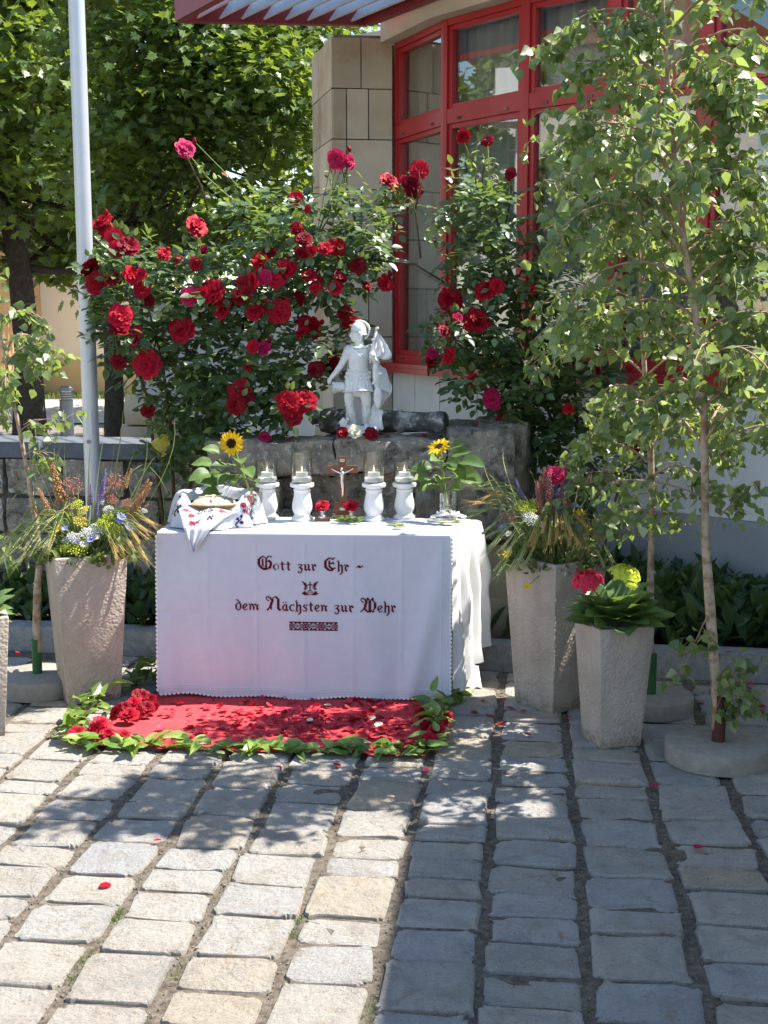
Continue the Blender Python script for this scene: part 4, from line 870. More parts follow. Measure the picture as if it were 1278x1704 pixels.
def hem(s): return .030 + .006 * math.sin(s * 7 + 1) + .004 * math.sin(s * 17) - .004 * s
def front(s, z, off=0.0): return T(s, -fold(s, z) - off, z)
cl_ = thing('altar_cloth', 'white cloth with burgundy cross stitched motto covering the altar front', 'altar cloth', T(TW / 2, 0, 0)); oc = Vector(cl_.location)
NT = 6
def cfn(u, v):
    s = -.008 + u * (TW + .012)
    if v < .3: return T(s, .46 * (1 - v / .3), TZ + .002 * noise.noise(Vector((s * 9, v * 9, 0)))) - oc
    if v < .34:
        a = (v - .3) / .04 * math.pi / 2; r = .010; return T(s, -r * math.sin(a), TZ - r * (1 - math.cos(a))) - oc
    k = (v - .34) / .66; z = (TZ - .012) * (1 - k) + hem(s) * k; bl = min(1, k * 14)
    p = front(s, z); p = p * bl + T(s, -.010, z) * (1 - bl); return p - oc
MB().grid(cfn, 240, 130).build('cloth', M['cloth'], cl_, True)
tr = MB()
def scallop(p, ax, dn, r, m=7):
    vs = [p] + [p + ax * (r * math.cos(math.pi * i / (m - 1))) + dn * (r * 1.15 * math.sin(math.pi * i / (m - 1))) for i in range(m)]
    tr.add([v - oc for v in vs], [(0, i, i + 1) for i in range(1, m)])
k = 0
while k * .019 < TW:
    s = .004 + k * .019; z = hem(s); scallop(front(s, z, .001), TX, Vector((0, 0, -1)), .0098); k += 1
for k in range(37):
    z = .05 + k * .019
    scallop(front(-.008, z, .001), Vector((0, 0, 1)), -TX, .0098); scallop(front(TW + .003, z, .003), Vector((0, 0, 1)), TX, .0095)
# raised drawn-thread band above the hem and beside the right edge
for zz in (.0, .010):
    tr.tube([front(.02 + i * .0316, hem(.02 + i * .0316) + .022 + zz, .0012) - oc for i in range(40)], .0012, 4)
tr.tube([front(TW - .035, .06 + i * .035, .0012) - oc for i in range(20)], .0012, 4)
tr.build('lace_trim', M['lace'], cl_)
# --- cross stitch
GL = {
'o': (8, "...##..|.##..#.|##....#|##....#|##....#|##....#|.##..#.|..##..."), 't': (11, "..#...|..##..|..##..|######|..##..|..##..|..##..|..##..|..##..|..###.|...##."),
'z': (8, ".####.|#...##|...##.|..##..|.####.|...###|....##|....##|#...#.|##.##.|.###.."), 'u': (8, "##..##..|.##..##.|.##..##.|.##..##.|.##..##.|.##..##.|.#######|..##..##"),
'r': (8, "##.##.|.#####|.##.##|.##...|.##...|.##...|.###..|..##.."), 'h': (13, ".#.....|##.....|.##....|.##....|.##....|.##.##.|.######|.##..##|.##..##|.##..##|.##..##|.##..##|.##..##|#.#..##|.....##|....##.|...##.."),
'e': (8, "..###.|.##.##|##..##|##.##.|####..|##....|.##..#|..###."), 'd': (13, ".##....|..##...|...##..|....##.|..####.|.##..##|##...##|##...##|##...##|##...##|##...##|.##.##.|..###.."),
'm': (8, "##.##..##...|.########.##|.##.##..###.|.##..##..##.|.##..##..##.|.##..##..##.|.##..##..###|.#...#....#."), 'n': (8, "##.##...|.#######|.##..##.|.##..##.|.##..##.|.##..##.|.##..###|.#....#."),
'ä': (11, ".#..#..|.#..#..|.......|..####.|.##.##.|##..##.|##..##.|##..##.|##..##.|.######|..##.##"), 'c': (8, "..####|.##..#|##....|##....|##....|##....|.##..#|..###."),
's': (8, "..####|.##..#|.##...|..###.|...###|.....#|#...##|.####."),
'G': (17, ".....###....####.|...####.#..##..##|..###...####.....|.###..#..##......|###..##..##......|###..##..##.###..|###..##..#######.|###..##..##..####|###..##..##...###|###..##..##...###|###..##..##...###|.###.##..##...###|.####.#.###..###.|..####...##.####.|...#########.###.|....##########...|......#####......"),
'E': (16, "......####..##|....####.####.|...###....##..|..###..#......|.###..##......|.###..##..##..|.###..#######.|.###..####.##.|.###..##......|.###..##......|.###..###.....|.####..###...#|..####..#######|...####..####.|....########..|......#####..."),
'N': (17, ".###......###.....|##.###..##.###....|#...###.#...###...|#....####....###..|.##...###....###..|..##..###....###..|......###....###..|.....###.....###..|.....###.....###..|.....###.....###..|....###......###..|....###......###..|....###......###..|...####......###..|..##.##......####.|.###..#.......####|.##............##."),
'W': (17, ".###...##....##...|##.###.###..###...|#...######.####...|#....###.###.##...|.##..###.###..##..|..##.###.###...##.|.....###.###...###|....###..###...###|....###..###...###|....###..###...###|....###..###...###|...###...###...###|...###...###...##.|..#####..###..##..|.##..###.####.#...|##....##########..|#......#####.##..."),
'-': (7, "..###..#|.#######|#..###.."), 'I': (9, "###|.#.|.#.|.#.|.#.|.#.|.#.|.#.|###"), 'H': (9, "##..##|.#..#.|.#..#.|.#..#.|.####.|.#..#.|.#..#.|.#..#.|##..##"), 'S': (9, ".####|##..#|#....|##...|.###.|...##|....#|#..##|####."),
'cross': (15, ".....................#.....................|.....................#.....................|##..................###..................##|.####...............#.#...............####.|...####.............###.............####...|....####......#########......####....|.....###..........#..........###.....")}
EMB = ["##......#......##", ".###....#....###.", "..###...#...###..", "..###.#####.###..", "...###..#..###...", "...##...#...##...", "...#.#..#..#.#...", "..###...#...###..", "...#....#....#...", ".......###.......", "..##..#...#..##..", ".####.#.#.#.####.", "######.....######", "..######.######.."]
def width(ch): return max(len(r) for r in GL[ch][1].split('|'))
def stitch(mb, rows, s0, zt, c, fn, ox):
    for j, row in enumerate(rows):
        for i, ch in enumerate(row):
            if ch == '#':
                e = c * .03
                a, b = s0 + i * c, zt - j * c
                q = [fn(a - e, b - c - e), fn(a + c + e, b - c - e), fn(a + c + e, b + e), fn(a - e, b + e)]
                mb.add([Vector(x) - ox for x in q], [(0, 1, 2, 3)])
def px_s(px): return (at(px, 1000, 5.72) - L0).dot(TX)
def px_z(py): return at(530, py, 5.725).z
ff = lambda s, z: front(s, z, .0022)
def line(txt, x0, x1, base_py, gapw=1, spw=7):
    tot = sum((spw if ch == ' ' else width(ch) + gapw) for ch in txt) - gapw; s0, s1 = px_s(x0), px_s(x1); c = (s1 - s0) / tot; zb = px_z(base_py); s = s0
    for ch in txt:
        if ch == ' ': s += spw * c; continue
        h, rows = GL[ch]; mb = MB(); stitch(mb, rows.split('|'), s, zb + h * c, c, ff, oc); s += (width(ch) + gapw) * c; mb.build('embroidered_letter', M['stitch'], cl_)
line('Gott zur Ehr -', 428, 604, 950)
line('dem Nächsten zur Wehr', 390, 659, 1017)
mb = MB(); c = (px_s(530) - px_s(502)) / 17; stitch(mb, EMB, px_s(502), px_z(967.5), c, ff, oc); mb.build('embroidered_emblem', M['stitch'], cl_)
rows = []
for v in range(-5, 6):
    r = ''
    for i in range(61):
        u = (i % 20) - 10; au, av = abs(u), abs(v); inb = True
        if av <= 4:
            if au <= 7 and abs(au - av * 1.5) < .9 and au > 0: inb = False
            elif 2 < au < 7 and av < 1.5 and (au + av) % 2 == 0: inb = False
            elif abs(au + av - 9) < .6: inb = False
            elif au >= 9 and av == 3: inb = False
            elif au < 2 and 1 < av < 4: inb = False
        r += '#' if inb else '.'
    rows.append(r)
mb = MB(); c = (px_s(562) - px_s(481)) / 61; c2 = c
stitch(mb, rows, px_s(481), px_z(1034), c, ff, oc); mb.build('embroidered_band', M['stitch'], cl_)

# --- lace under-cloth over the right end of the table
uc = thing('lace_cloth', 'crumpled white lace cloth hanging over the right end of the altar', 'cloth', T(TW, .2, 0)); ou = Vector(uc.location)
def side(u, v):
    d = u * .46; s = TW - .005 + .135 * u ** .9
    if v < .22:
        k = v / .22; return T(TW - .25 + (s - TW + .25) * k, .012 + d, TZ + .001 * math.sin(u * 30) * k - .003 + (.0 if k < .9 else -.004)) - ou
    k = (v - .22) / .78; z = (TZ - .006) * (1 - k) + (.035 + .11 * u) * k
    rp = (.004 + .028 * min(1, k * 2.2)) * (math.sin(u * 19 + .5 + k) + .6 * math.sin(u * 37 + 2 + 2 * k)) + .03 * noise.noise(Vector((u * 6, k * 4, 5))) * min(1, k * 3)
    out = .008 + .012 * math.sin(min(1, k * 5) * math.pi / 2) + .022 * k * k + rp * .75
    if u < .04: out *= .4
    return T(s + out, .012 + d + .03 * k * u, z) - ou
MB().grid(side, 90, 60).build('cloth', M['lace'], uc, True)
def frill(u, v):
    s = TW - .02 + u * .155; d = -.012 + u * .30
    return T(s + .02 * math.sin(u * 40) * v, d - .02 * math.sin(u * 33 + 1) * v - .02 * v, .10 - v * .092 + .008 * math.sin(u * 24)) - ou
MB().grid(frill, 50, 6).build('frilled_hem', M['lace'], uc, True)

# --- candle stands with glass cylinders and tealights
PR = [(.048, 0), (.050, .006), (.050, .014), (.042, .020), (.037, .027), (.037, .033), (.042, .042), (.0465, .056), (.047, .070), (.0445, .090), (.040, .110), (.0375, .128), (.038, .140), (.042, .146), (.036, .150), (.038, .156), (.054, .160), (.056, .166), (.056, .174), (.052, .178)]
stand_me = MB().lathe(PR, n=40).mesh('stand', M['plaster'], True, 35)
cp = [(443, 866, .0, .10, 'white baluster candle stand nearest the goblet with a short glass'), (501, 869, 0, .145, 'white baluster candle stand left of the crucifix with a tall glass'), (621, 869, 0, .145, 'white baluster candle stand right of the crucifix with a tall glass'), (672, 866, 0, .10, 'white baluster candle stand nearest the right sunflower with a short glass')]
gl_ = ['short clear glass cylinder on the candle stand nearest the goblet', 'tall clear glass cylinder left of the crucifix', 'tall clear glass cylinder right of the crucifix', 'short clear glass cylinder nearest the right sunflower']
tl_ = ['tealight on white salt in the short glass nearest the goblet', 'lit tealight on white salt in the tall glass left of the crucifix', 'lit tealight on white salt in the tall glass right of the crucifix', 'tealight on white salt in the short glass nearest the right sunflower']
for i, (px, py, _, gh, lab) in enumerate(cp):
    b = top(px, py) + TY * .05
    t = thing('candle_stand', lab, 'candle stand', b, i * .5, 'four white candle stands on the altar'); link('baluster', stand_me, t)
    if i in (0, 3): t.scale = (1, 1, .965)
    zt = .178 * t.scale[2]
    g = thing('glass_cylinder', gl_[i], 'glass', b + Vector((0, 0, zt + .001)), 0, 'glass cylinders on the candle stands')
    MB().lathe([(.046, 0), (.0495, .003), (.0495, gh), (.0475, gh), (.0475, .004), (.002, .004)], n=40).build('glass', M['clear'], g, True, 40)
    cd_ = thing('tealight', tl_[i], 'candle', b + Vector((0, 0, zt + .006)), 0, 'tealights in the glass cylinders')
    sm = MB().lathe([(.046, 0), (.046, .014), (.043, .02), (.03, .023), (.002, .024)], n=28); sm.v = [(x, y, z + fr((x * 60, y * 60, i), .004) * (z > .01)) for x, y, z in sm.v]
    sm.build('salt_bed', M['wax'], cd_, True)
    MB().lathe([(.027, .018), (.028, .02), (.028, .044), (.026, .044), (.025, .040), (.002, .040)], n=24).build('cup', M['wax'], cd_, True, 40)
    MB().tube([(0, 0, .04), (.001, 0, .048)], .001, 5).build('wick', M['sundisc'], cd_)
    MB().lathe([(.001, .046), (.0030, .050), (.0032, .053), (.0018, .059), (.0004, .064)], n=10).build('flame', M['flame'], cd_, True)

# --- crucifix
cb = top(568, 866) + TY * .07
cr = thing('crucifix', 'brown wooden standing crucifix with a silver figure in the middle of the altar', 'crucifix', cb, -.05)
MB().box((0, 0, .009), (.10, .07, .018)).build('base', M['wood'], cr)
bmx = MB().obox((0, 0, .018), (1, 0, 0), (0, 1, 0), (0, 0, 1), (-.038, .038), (-.016, .016), (0, .055)); bmx.build('pedestal', M['wood'], cr)
CH = .295
MB().obox((0, 0, .0735), (1, 0, 0), (0, 1, 0), (0, 0, 1), (-.018, .018), (-.008, .008), (0, CH - .075)).build('upright', M['wood'], cr)
zc_ = .215
MB().obox((0, 0, zc_), (1, 0, 0), (0, 1, 0), (0, 0, 1), (-.072, .072), (-.0095, .0095), (0, .036)).build('crossbeam', M['wood'], cr)
co = MB(); f_ = -.014
co.tube([(0, f_, zc_ - .105), (.002, f_ - .002, zc_ - .078), (-.001, f_ - .006, zc_ - .052), (.0, f_ - .003, zc_ - .03)], [.0038, .0046, .006, .0085], 8)
co.tube([(.003, f_, zc_ - .105), (.004, f_ - .003, zc_ - .075), (.003, f_ - .005, zc_ - .045)], [.0036, .0044, .006], 8)
co.tube([(0, f_ - .003, zc_ - .046), (0, f_ - .003, zc_ - .028), (0, f_ - .003, zc_ - .006), (0, f_ - .003, zc_ + .006)], [.0095, .0075, .0105, .006], 10)
for s in (-1, 1): co.tube([(s * .006, f_ - .003, zc_ + .001), (s * .026, f_ - .002, zc_ + .008), (s * .047, f_, zc_ + .019)], [.0048, .0035, .0026], 7); co.ball((s * .049, f_, zc_ + .02), .0035, 6, 4)
co.tube([(0, f_ - .003, zc_ + .004), (-.002, f_ - .005, zc_ + .012)], .0035, 7); co.ball((-.003, f_ - .006, zc_ + .018), (.0062, .0065, .0085), 10, 7)
co.ball((0, f_, zc_ - .108), (.004, .005, .006), 7, 5)
link('figure', finish(remesh(co, .0011, 2), M['silver'], True), cr)
pl = MB().obox((0, 0, CH - .026), (1, 0, 0), (0, 1, 0), (0, 0, 1), (-.011, .011), (-.011, -.0083), (0, .013)).build('plaque', M['silver'], cr)
F3 = {'I': ["###", ".#.", ".#.", ".#.", "###"], 'N': ["#..#", "##.#", "#.##", "#..#", "#..#"], 'R': ["###", "#.#", "##.", "#.#", "#.#"]}
mb = MB(); s = -.0093
for ch in 'INRI':
    stitch(mb, F3[ch], s, CH - .0165, .00105, lambda a, z: Vector((a, -.0114, z)), Vector((0, 0, 0))); s += (len(F3[ch][0]) + 1.0) * .00105
mb.build('inscription', M['sundisc'], pl)
MB().obox((0, 0, .04), (1, 0, 0), (0, 1, 0), (0, 0, 1), (-.012, .012), (-.0175, -.0161), (0, .012)).build('nameplate', M['silver'], cr)

# --- small red roses in holders
for i, (px, py, lab) in enumerate(((536, 868, 'small red rose in a silver holder left of the crucifix foot'), (584, 868, 'small red rose in a silver holder right of the crucifix foot'))):
    b = top(px, py) + TY * .02; t = thing('rose_holder', lab, 'rose holder', b, 0, 'small rose holders')
    MB().box((0, 0, .007), (.072, .05, .014)).build('base', M['wood'], t)
    MB().lathe([(.018, .0145), (.018, .022), (.009, .028), (.007, .040), (.013, .046), (.013, .056), (.008, .058)], n=20).build('cup', M['silver'], t, True, 40)
    put_rose((0, 0, .072), .068, t, 'rose', (0, -.6, .8))

# --- goblet
gb = top(420, 878) + TY * .035
gt = thing('glass_goblet', 'grey patterned glass goblet beside the bread basket', 'goblet', gb)
MB().lathe([(.034, 0), (.034, .003), (.012, .008), (.006, .016), (.006, .050), (.010, .056), (.008, .060)], n=28).build('foot', M['cutglass'], gt, True, 40)
bw = MB().lathe([(.010, .061), (.026, .072), (.036, .092), (.041, .12), (.0425, .155), (.041, .155), (.039, .12), (.034, .094), (.024, .075), (.002, .066)], n=36)
bw.v = [(x * (1 + .02 * math.sin(math.atan2(y, x) * 18)), y * (1 + .02 * math.sin(math.atan2(y, x) * 18)), z) for x, y, z in bw.v]; bw.build('bowl', M['cutglass'], gt, True, 60)

# --- bread basket with embroidered napkin
bc = T(.205, .215, TZ)
bk = thing('bread_basket', 'shallow wicker bread basket under the embroidered napkin', 'basket', bc)
MB().lathe([(.10, .001), (.13, .03), (.148, .09), (.150, .105), (.142, .105), (.136, .088), (.12, .035), (.09, .010), (.002, .008)], n=40).build('bowl', M['basket'], bk, True)
for zz, rr_ in ((.03, .133), (.055, .140), (.08, .147), (.104, .151)):
    MB().tube([(rr_ * math.cos(2 * math.pi * i / 36), rr_ * math.sin(2 * math.pi * i / 36), zz) for i in range(37)], .006, 6).build('woven_band', M['basket'], bk, True)
bd = thing('bread_loaf', 'round floury loaf of bread with a cross lying in the lined basket', 'bread', bc + Vector((.0, .0, .006)))
lm = MB().lathe([(.06, .0), (.10, .02), (.118, .05), (.110, .085), (.085, .108), (.05, .120), (.02, .124), (.002, .125)], n=40)
lm.v = [(x, y, z + fr((x * 25, y * 25, z * 25), .006) - (.010 * math.exp(-(min(abs(x), abs(y)) / .008) ** 2) if z > .07 else 0)) for x, y, z in lm.v]
lm.build('loaf', M['crust'], bd, True)
for a in (0, math.pi / 2):
    MB().tube([(math.cos(a) * q, math.sin(a) * q, .126 - 2.6 * q * q) for q in [-.075 + i * .015 for i in range(11)]], [.004 + .003 * (i % 2) for i in range(11)], 6).build('floured_crust_cross', M['sandstone'], bd, True)
nk = thing('napkin', 'white napkin with red and black cross stitch and lettering lining the bread basket', 'napkin', bc)
NP = [(.108, .095), (.124, .122), (.140, .143), (.158, .146), (.176, .130), (.190, .09), (.198, .045), (.205, .006)]
def nkp(a, t):
    k = t * (len(NP) - 1); i = min(int(k), len(NP) - 2); f = k - i
    r = NP[i][0] * (1 - f) + NP[i + 1][0] * f; z = NP[i][1] * (1 - f) + NP[i + 1][1] * f
    w1 = .012 * math.sin(3 * a + 1) + .008 * math.sin(7 * a) + .012 * t * math.sin(9 * a + .5)
    fl = max(0, math.sin(a)) ** 2 * .02
    return Vector(((r + w1 * (.4 + t)) * math.cos(a), (r + w1 * (.4 + t)) * math.sin(a) * .92, max(.005, z * (1 - .42 * max(0, -math.sin(a)) ** 1.5) + .006 * math.sin(2 * a + 1.0) * (1 - t) + .008 * math.sin(5 * a) * (1 - t) + fl)))
MB().grid(lambda u, v: nkp(u * 2 * math.pi, v), 110, 22).build('cloth', M['cloth'], nk, True)
FP = [(.128, .086), (.146, .094), (.166, .086), (.186, .068), (.208, .042), (.232, .016), (.246, -.028), (.249, -.084)]
def flap(u, v):      # u in -1..1, v 0..1
    k = v * (len(FP) - 1); i = min(int(k), len(FP) - 2); f = k - i
    r = FP[i][0] * (1 - f) + FP[i + 1][0] * f; z = FP[i][1] * (1 - f) + FP[i + 1][1] * f
    hw = .145 * (1 - v) ** .92 * (1 if v > .25 else .9 + .4 * v) + .002
    x = u * hw - .045 * v; bow = -.06 * (u * hw / .145) ** 2 * (1 - v)
    return TX * x + TY * (-(r + bow + .006 * math.sin(u * 7 + v * 4) * v) * 1.0) + Vector((0, 0, z + .01 * math.sin(u * 5) * (1 - v) - .10 * (u * hw) ** 2 * 6 * (1 - v)))
mb = MB().grid(lambda u, v: flap(u * 2 - 1, v) + TY * -.004, 40, 36)
for sgn in (-1, 1):
    for i in range(22):
        v = .12 + i * .04; p = flap(sgn, v) - TY * .005; q = flap(sgn, min(1, v + .02)) - TY * .005; ax = (q - p).normalized(); dn = (Vector((sgn, 0, -.6))).normalized()
        vs = [p] + [p + ax * (.008 * math.cos(math.pi * j / 6)) + dn * (.010 * math.sin(math.pi * j / 6)) for j in range(7)]
        mb.add(vs, [(0, j, j + 1) for j in range(1, 7)])
mb.build('hanging_corner', M['cloth'], nk, True)
def fl2(x, v):      # x metres across, v down
    hw = .145 * (1 - v) ** .92 * (1 if v > .25 else .9 + .4 * v) + .002
    return flap(max(-1, min(1, x / hw)), v) - TY * .0065
fn = lambda s, z: fl2(s, 1 - z)
g3 = lambda s, z: fl2(s, 1 - (.82 + (z - .86) * 3.6)); Z0 = Vector((0, 0, 0))
def motif(name, rows, x0, z0, c, fn_, mat): mb = MB(); stitch(mb, rows, x0, z0, c, fn_, Z0); mb.build(name, M[mat], nk)
for ch, x0 in (('I', -.030), ('H', -.015), ('S', .019)): motif('embroidered_letter', GL[ch][1].split('|'), x0, .86, .0045, g3, 'stitch_black')
motif('embroidered_cross', ['.#.', '.#.', '###', '.#.', '.#.'], -.008, .886, .0045, g3, 'stitch_black')
FLW = ["...##.##....", "..#######...", ".##.###.##..", ".####.####..", "..#######...", "...##.##..#.", ".....#...##.", "..##.#..##..", ".####.##....", "..##.##.....", ".....#......"]
VINE = ["......##", ".....###", "..##..#.", ".###.#..", "...##...", "..##.##.", ".##.####", "##...##.", "#.......", "##......", ".##....."]
for x0, v0, m, g in ((-.105, .20, 'stitch_red', FLW), (.060, .19, 'stitch_red', FLW), (-.066, .35, 'stitch_red', FLW), (-.050, .53, 'stitch_red', FLW), (.092, .16, 'stitch_black', VINE), (.030, .42, 'stitch_black', VINE), (-.022, .50, 'stitch_red', VINE), (-.082, .22, 'stitch_red', VINE)):
    motif('embroidered_sprig', g, x0, .86, .0030, lambda s, z: fl2(s, v0 + (.86 - z) * 3.4), m)
for a0, t0, m, g in ((3.75, .55, 'stitch_black', VINE), (3.45, .62, 'stitch_black', VINE), (4.0, .6, 'stitch_black', VINE), (3.2, .5, 'stitch_black', VINE), (5.55, .5, 'stitch_red', FLW), (5.75, .62, 'stitch_black', VINE), (6.0, .5, 'stitch_red', FLW), (5.4, .75, 'stitch_black', VINE), (5.95, .75, 'stitch_black', VINE), (6.2, .4, 'stitch_red', VINE)):
    motif('embroidered_sprig', g, 0, 0, .0036, lambda s, z: nkp(a0 + s / .19, min(1, max(0, t0 - z / .16))) * 1.012 + Vector((0, 0, .001)), m)

# --- sunflowers
def sun_mesh(seed):
    r = random.Random(seed); mb = MB()
    for ring, (n, l, z, tl) in enumerate(((17, .5, 0, .05), (15, .45, .02, .25))):
        for k in range(n):
            a = 2 * math.pi * (k + ring * .5 + r.uniform(-.2, .2)) / n; ll = l * r.uniform(.88, 1.1); tw = r.uniform(-.12, .12); up = tl + r.uniform(-.1, .25)
            def fn_(u, v):
                s = (u - .5) * 2; wd = .075 * math.sin(math.pi * min(1, .15 + .85 * v)) ** .8 * (1 - v * .2)
                rad = .14 + (ll - .14) * v; y = s * wd; zz = z + up * (rad - .14) * .8 - .05 * v * v + abs(s) * .02 + tw * s * .2
                return (rad * math.cos(a) - y * math.sin(a), rad * math.sin(a) + y * math.cos(a), zz)
            mb.grid(fn_, 2, 5)
    return mb.mesh('ray_petals', M['yellow'], True)
sm_ = [sun_mesh(1), sun_mesh(2)]
dm = MB().lathe([(.20, -.02), (.21, .02), (.18, .05), (.10, .045), (.01, .035)], n=30).mesh('disc', M['sundisc'], True)
def big_leaf(w_, seed, fold_=.18, droop=.3, teeth=0):
    mb = MB()
    def fn_(u, v):
        s = (u - .5) * 2; wd = w_ * (math.sin(math.pi * min(1, .06 + .94 * v ** .75)) ** .75) * (1 + (teeth * math.sin(v * 40 + seed) if abs(s) > .9 else 0)) * (1 - .15 * v)
        return (s * wd, v, abs(s) * wd * fold_ * 2 - droop * v * v + .02 * math.sin(v * 12 + seed) * abs(s))
    return mb.grid(fn_, 6, 8)
SL = [big_leaf(.40, i, .16, .20 + .15 * i, .04).mesh('leaf', M['sunleaf'], True) for i in range(3)]
def axis_rot(d, nrm=(0, 0, 1)):
    y = Vector(d).normalized(); x = y.cross(Vector(nrm)); x = x.normalized() if x.length > 1e-4 else y.orthogonal().normalized(); z = x.cross(y)
    return Matrix((x, y, z)).transposed()
def sunflower(label, base, fpx, fdir, dia, leaves, Yf):
    t = thing('sunflower', label, 'sunflower', base); b = Vector(base); fpos = at(*fpx, Yf) - b
    pts = curve_pts((0, 0, .01), fpos - Vector(fdir).normalized() * .01, (0, .02, 0), 6); MB().tube(pts, [.006] * 7, 8).build('stem', M['green_stem'], t, True)
    h = link('ray_petals', sm_[0 if fpx[0] < 600 else 1], t, fpos, face_rot(fdir), dia); link('flower_disc', dm, t, fpos, face_rot(fdir), dia)
    for i, (px, py, l, ang) in enumerate(leaves):
        p = at(px, py, Yf + random.uniform(-.07, .05)) - b; k = min(range(7), key=lambda j: abs(pts[j].z - (p.z - .03))); s0 = pts[k]
        dv_ = p - s0; tip = dv_.normalized()
        MB().tube([s0, s0.lerp(p, .5) + Vector((0, 0, .01)), p], [.003, .0025, .002], 5).build('leaf_stalk', M['green_stem'], t, True)
        link('leaf', SL[i % 3], t, p, axis_rot((tip.x + .3 * math.cos(ang), tip.y - .5, .25 + .3 * math.sin(ang)), (random.gauss(0, .3), -.7, .8)), l * .82)
    return t
def vase(label, b, r, h):
    t = thing('glass_vase', label, 'vase', b)
    MB().lathe([(r * .95, 0), (r, .004), (r, h), (r - .003, h), (r - .003, .008), (.002, .008)], n=36).build('glass', M['clear'], t, True, 40)
    MB().lathe([(r - .0045, .010), (r - .0045, h * .55), (.002, h * .55)], n=30).build('water', M['clear'], t, True, 40); return t
v1 = T(.375, .40, TZ); v2 = top(745, 868) + TY * .09
vase('clear glass vase behind the bread basket holding the left sunflower', v1, .038, .12); vase('clear glass vase tied with white ribbon holding the right sunflower', v2, .048, .125)
sunflower('sunflower with a dark centre facing the viewer in the left vase', v1 + Vector((0, 0, .009)), (385, 738), (-.05, -1, .15), .122, [(365, 752, .10, 2.3), (352, 772, .11, 2.9), (348, 788, .12, 3.5), (360, 800, .14, 3.8), (398, 765, .12, .3), (408, 780, .12, -.2), (395, 792, .14, -1.0), (378, 775, .10, 1.9), (410, 815, .11, -.5), (365, 820, .12, 3.9), (385, 790, .13, -1.6), (372, 790, .12, -2.2), (420, 800, .09, .1)], v1.y - .05)
sunflower('sunflower turned sideways and upward in the right vase', v2 + Vector((0, 0, .009)), (731, 744), (-.45, -.45, .8), .118, [(755, 755, .12, .5), (768, 768, .15, -.1), (762, 790, .16, -.8), (738, 795, .14, -2), (725, 805, .13, 3.9), (718, 778, .12, 3.0), (750, 745, .11, 1.1), (730, 765, .11, 2.2), (775, 795, .12, -.4), (710, 795, .10, 3.4), (750, 780, .15, -1.2), (742, 770, .13, .2), (755, 805, .12, -1.5)], v2.y - .06)
rb = thing('ribbon_bow', 'white paper ribbon tied in a bow around the right vase', 'ribbon', v2 + Vector((0, 0, .03)))
MB().tube([(.052 * math.cos(2 * math.pi * i / 30), .052 * math.sin(2 * math.pi * i / 30), 0) for i in range(31)], .004, 6).build('band', M['lace'], rb, True)
for s in (-1, 1):
    MB().tube([(0, -.056, 0), (s * .03, -.064, .014), (s * .045, -.062, .006), (s * .03, -.064, -.006), (0, -.057, 0)], .003, 6).build('loop', M['lace'], rb, True)
    MB().grid(lambda u, v: (s * (.01 + .075 * v), -.058 - .012 * v + .01 * u, -.002 - .018 * v + .018 * u * (1 - .3 * v)), 2, 6).build('tail', M['lace'], rb, True)

# --- grain ears and sprigs lying on the altar
def ear_mesh(mat, seed):  # one ear with awns
    r = random.Random(seed); mb = MB()
    for k in range(9):
        for s in (-1, 1):
            y = .08 + k * .09; mb.ball((s * .035, y, r.uniform(-.01, .01)), (.035, .075, .035), 6, 4)
            a = r.uniform(-.1, .1); l = r.uniform(.7, 1.1); mb.add([(s * .03 - .004, y, 0), (s * .03 + .004, y, 0), (s * (.10 + .02 * k) + a, y + l, r.uniform(-.12, .12))], [(0, 1, 2)])
    mb.tube([(0, -.5, 0), (0, 0, 0), (0, .85, 0)], [.012, .012, .008], 4)
    return mb.mesh('grain_ear', mat, True)
EM = [ear_mesh(M['ear'], i) for i in range(3)]; GM = [ear_mesh(M['gold'], i + 5) for i in range(3)]
def sprig(label, px, py, n, ang, ln, mats, spread):
    b = top(px, py) + Vector((0, 0, .006)); t = thing('grain_sprig', label, 'sprig', b)
    for i in range(n):
        a = ang + random.gauss(0, spread); d = TX * math.cos(a) + TY * math.sin(a)
        link('grain_ear', random.choice(mats), t, TY * random.uniform(-.02, .02) + TX * random.uniform(-.03, .03) + Vector((0, 0, .004 + .006 * (i % 3))), axis_rot(d + Vector((0, 0, random.uniform(-.02, .1)))), ln * random.uniform(.8, 1.1))
    return t
sprig('bunch of green grain ears lying at the front edge of the altar', 672, 880, 8, 3.3, .07, EM, .25)
sprig('thin bunch of grain ears lying in front of the right vase', 735, 874, 7, .25, .075, EM, .2)
hs = thing('herb_sprig', 'dark green herb sprig lying in front of the right rose holder', 'sprig', top(578, 872) + Vector((0, 0, .004)))
MB().tube([(-.06, .03, .008), (0, 0, .006), (.06, -.015, .004)], .002, 5).build('stem', M['green_stem'], hs, True)
n_ = 60; zz = rng.random(n_) * .11 - .055
cloud('leaves', *LANCE, np.stack([zz, -zz * .3, np.full(n_, .008) + rng.random(n_) * .012], 1), frames(np.stack([rng.normal(size=n_), rng.normal(size=n_), np.abs(rng.normal(size=n_)) * .35], 1), unit(n_)), rng.uniform(.02, .045, n_), M['roseleaf'], hs)
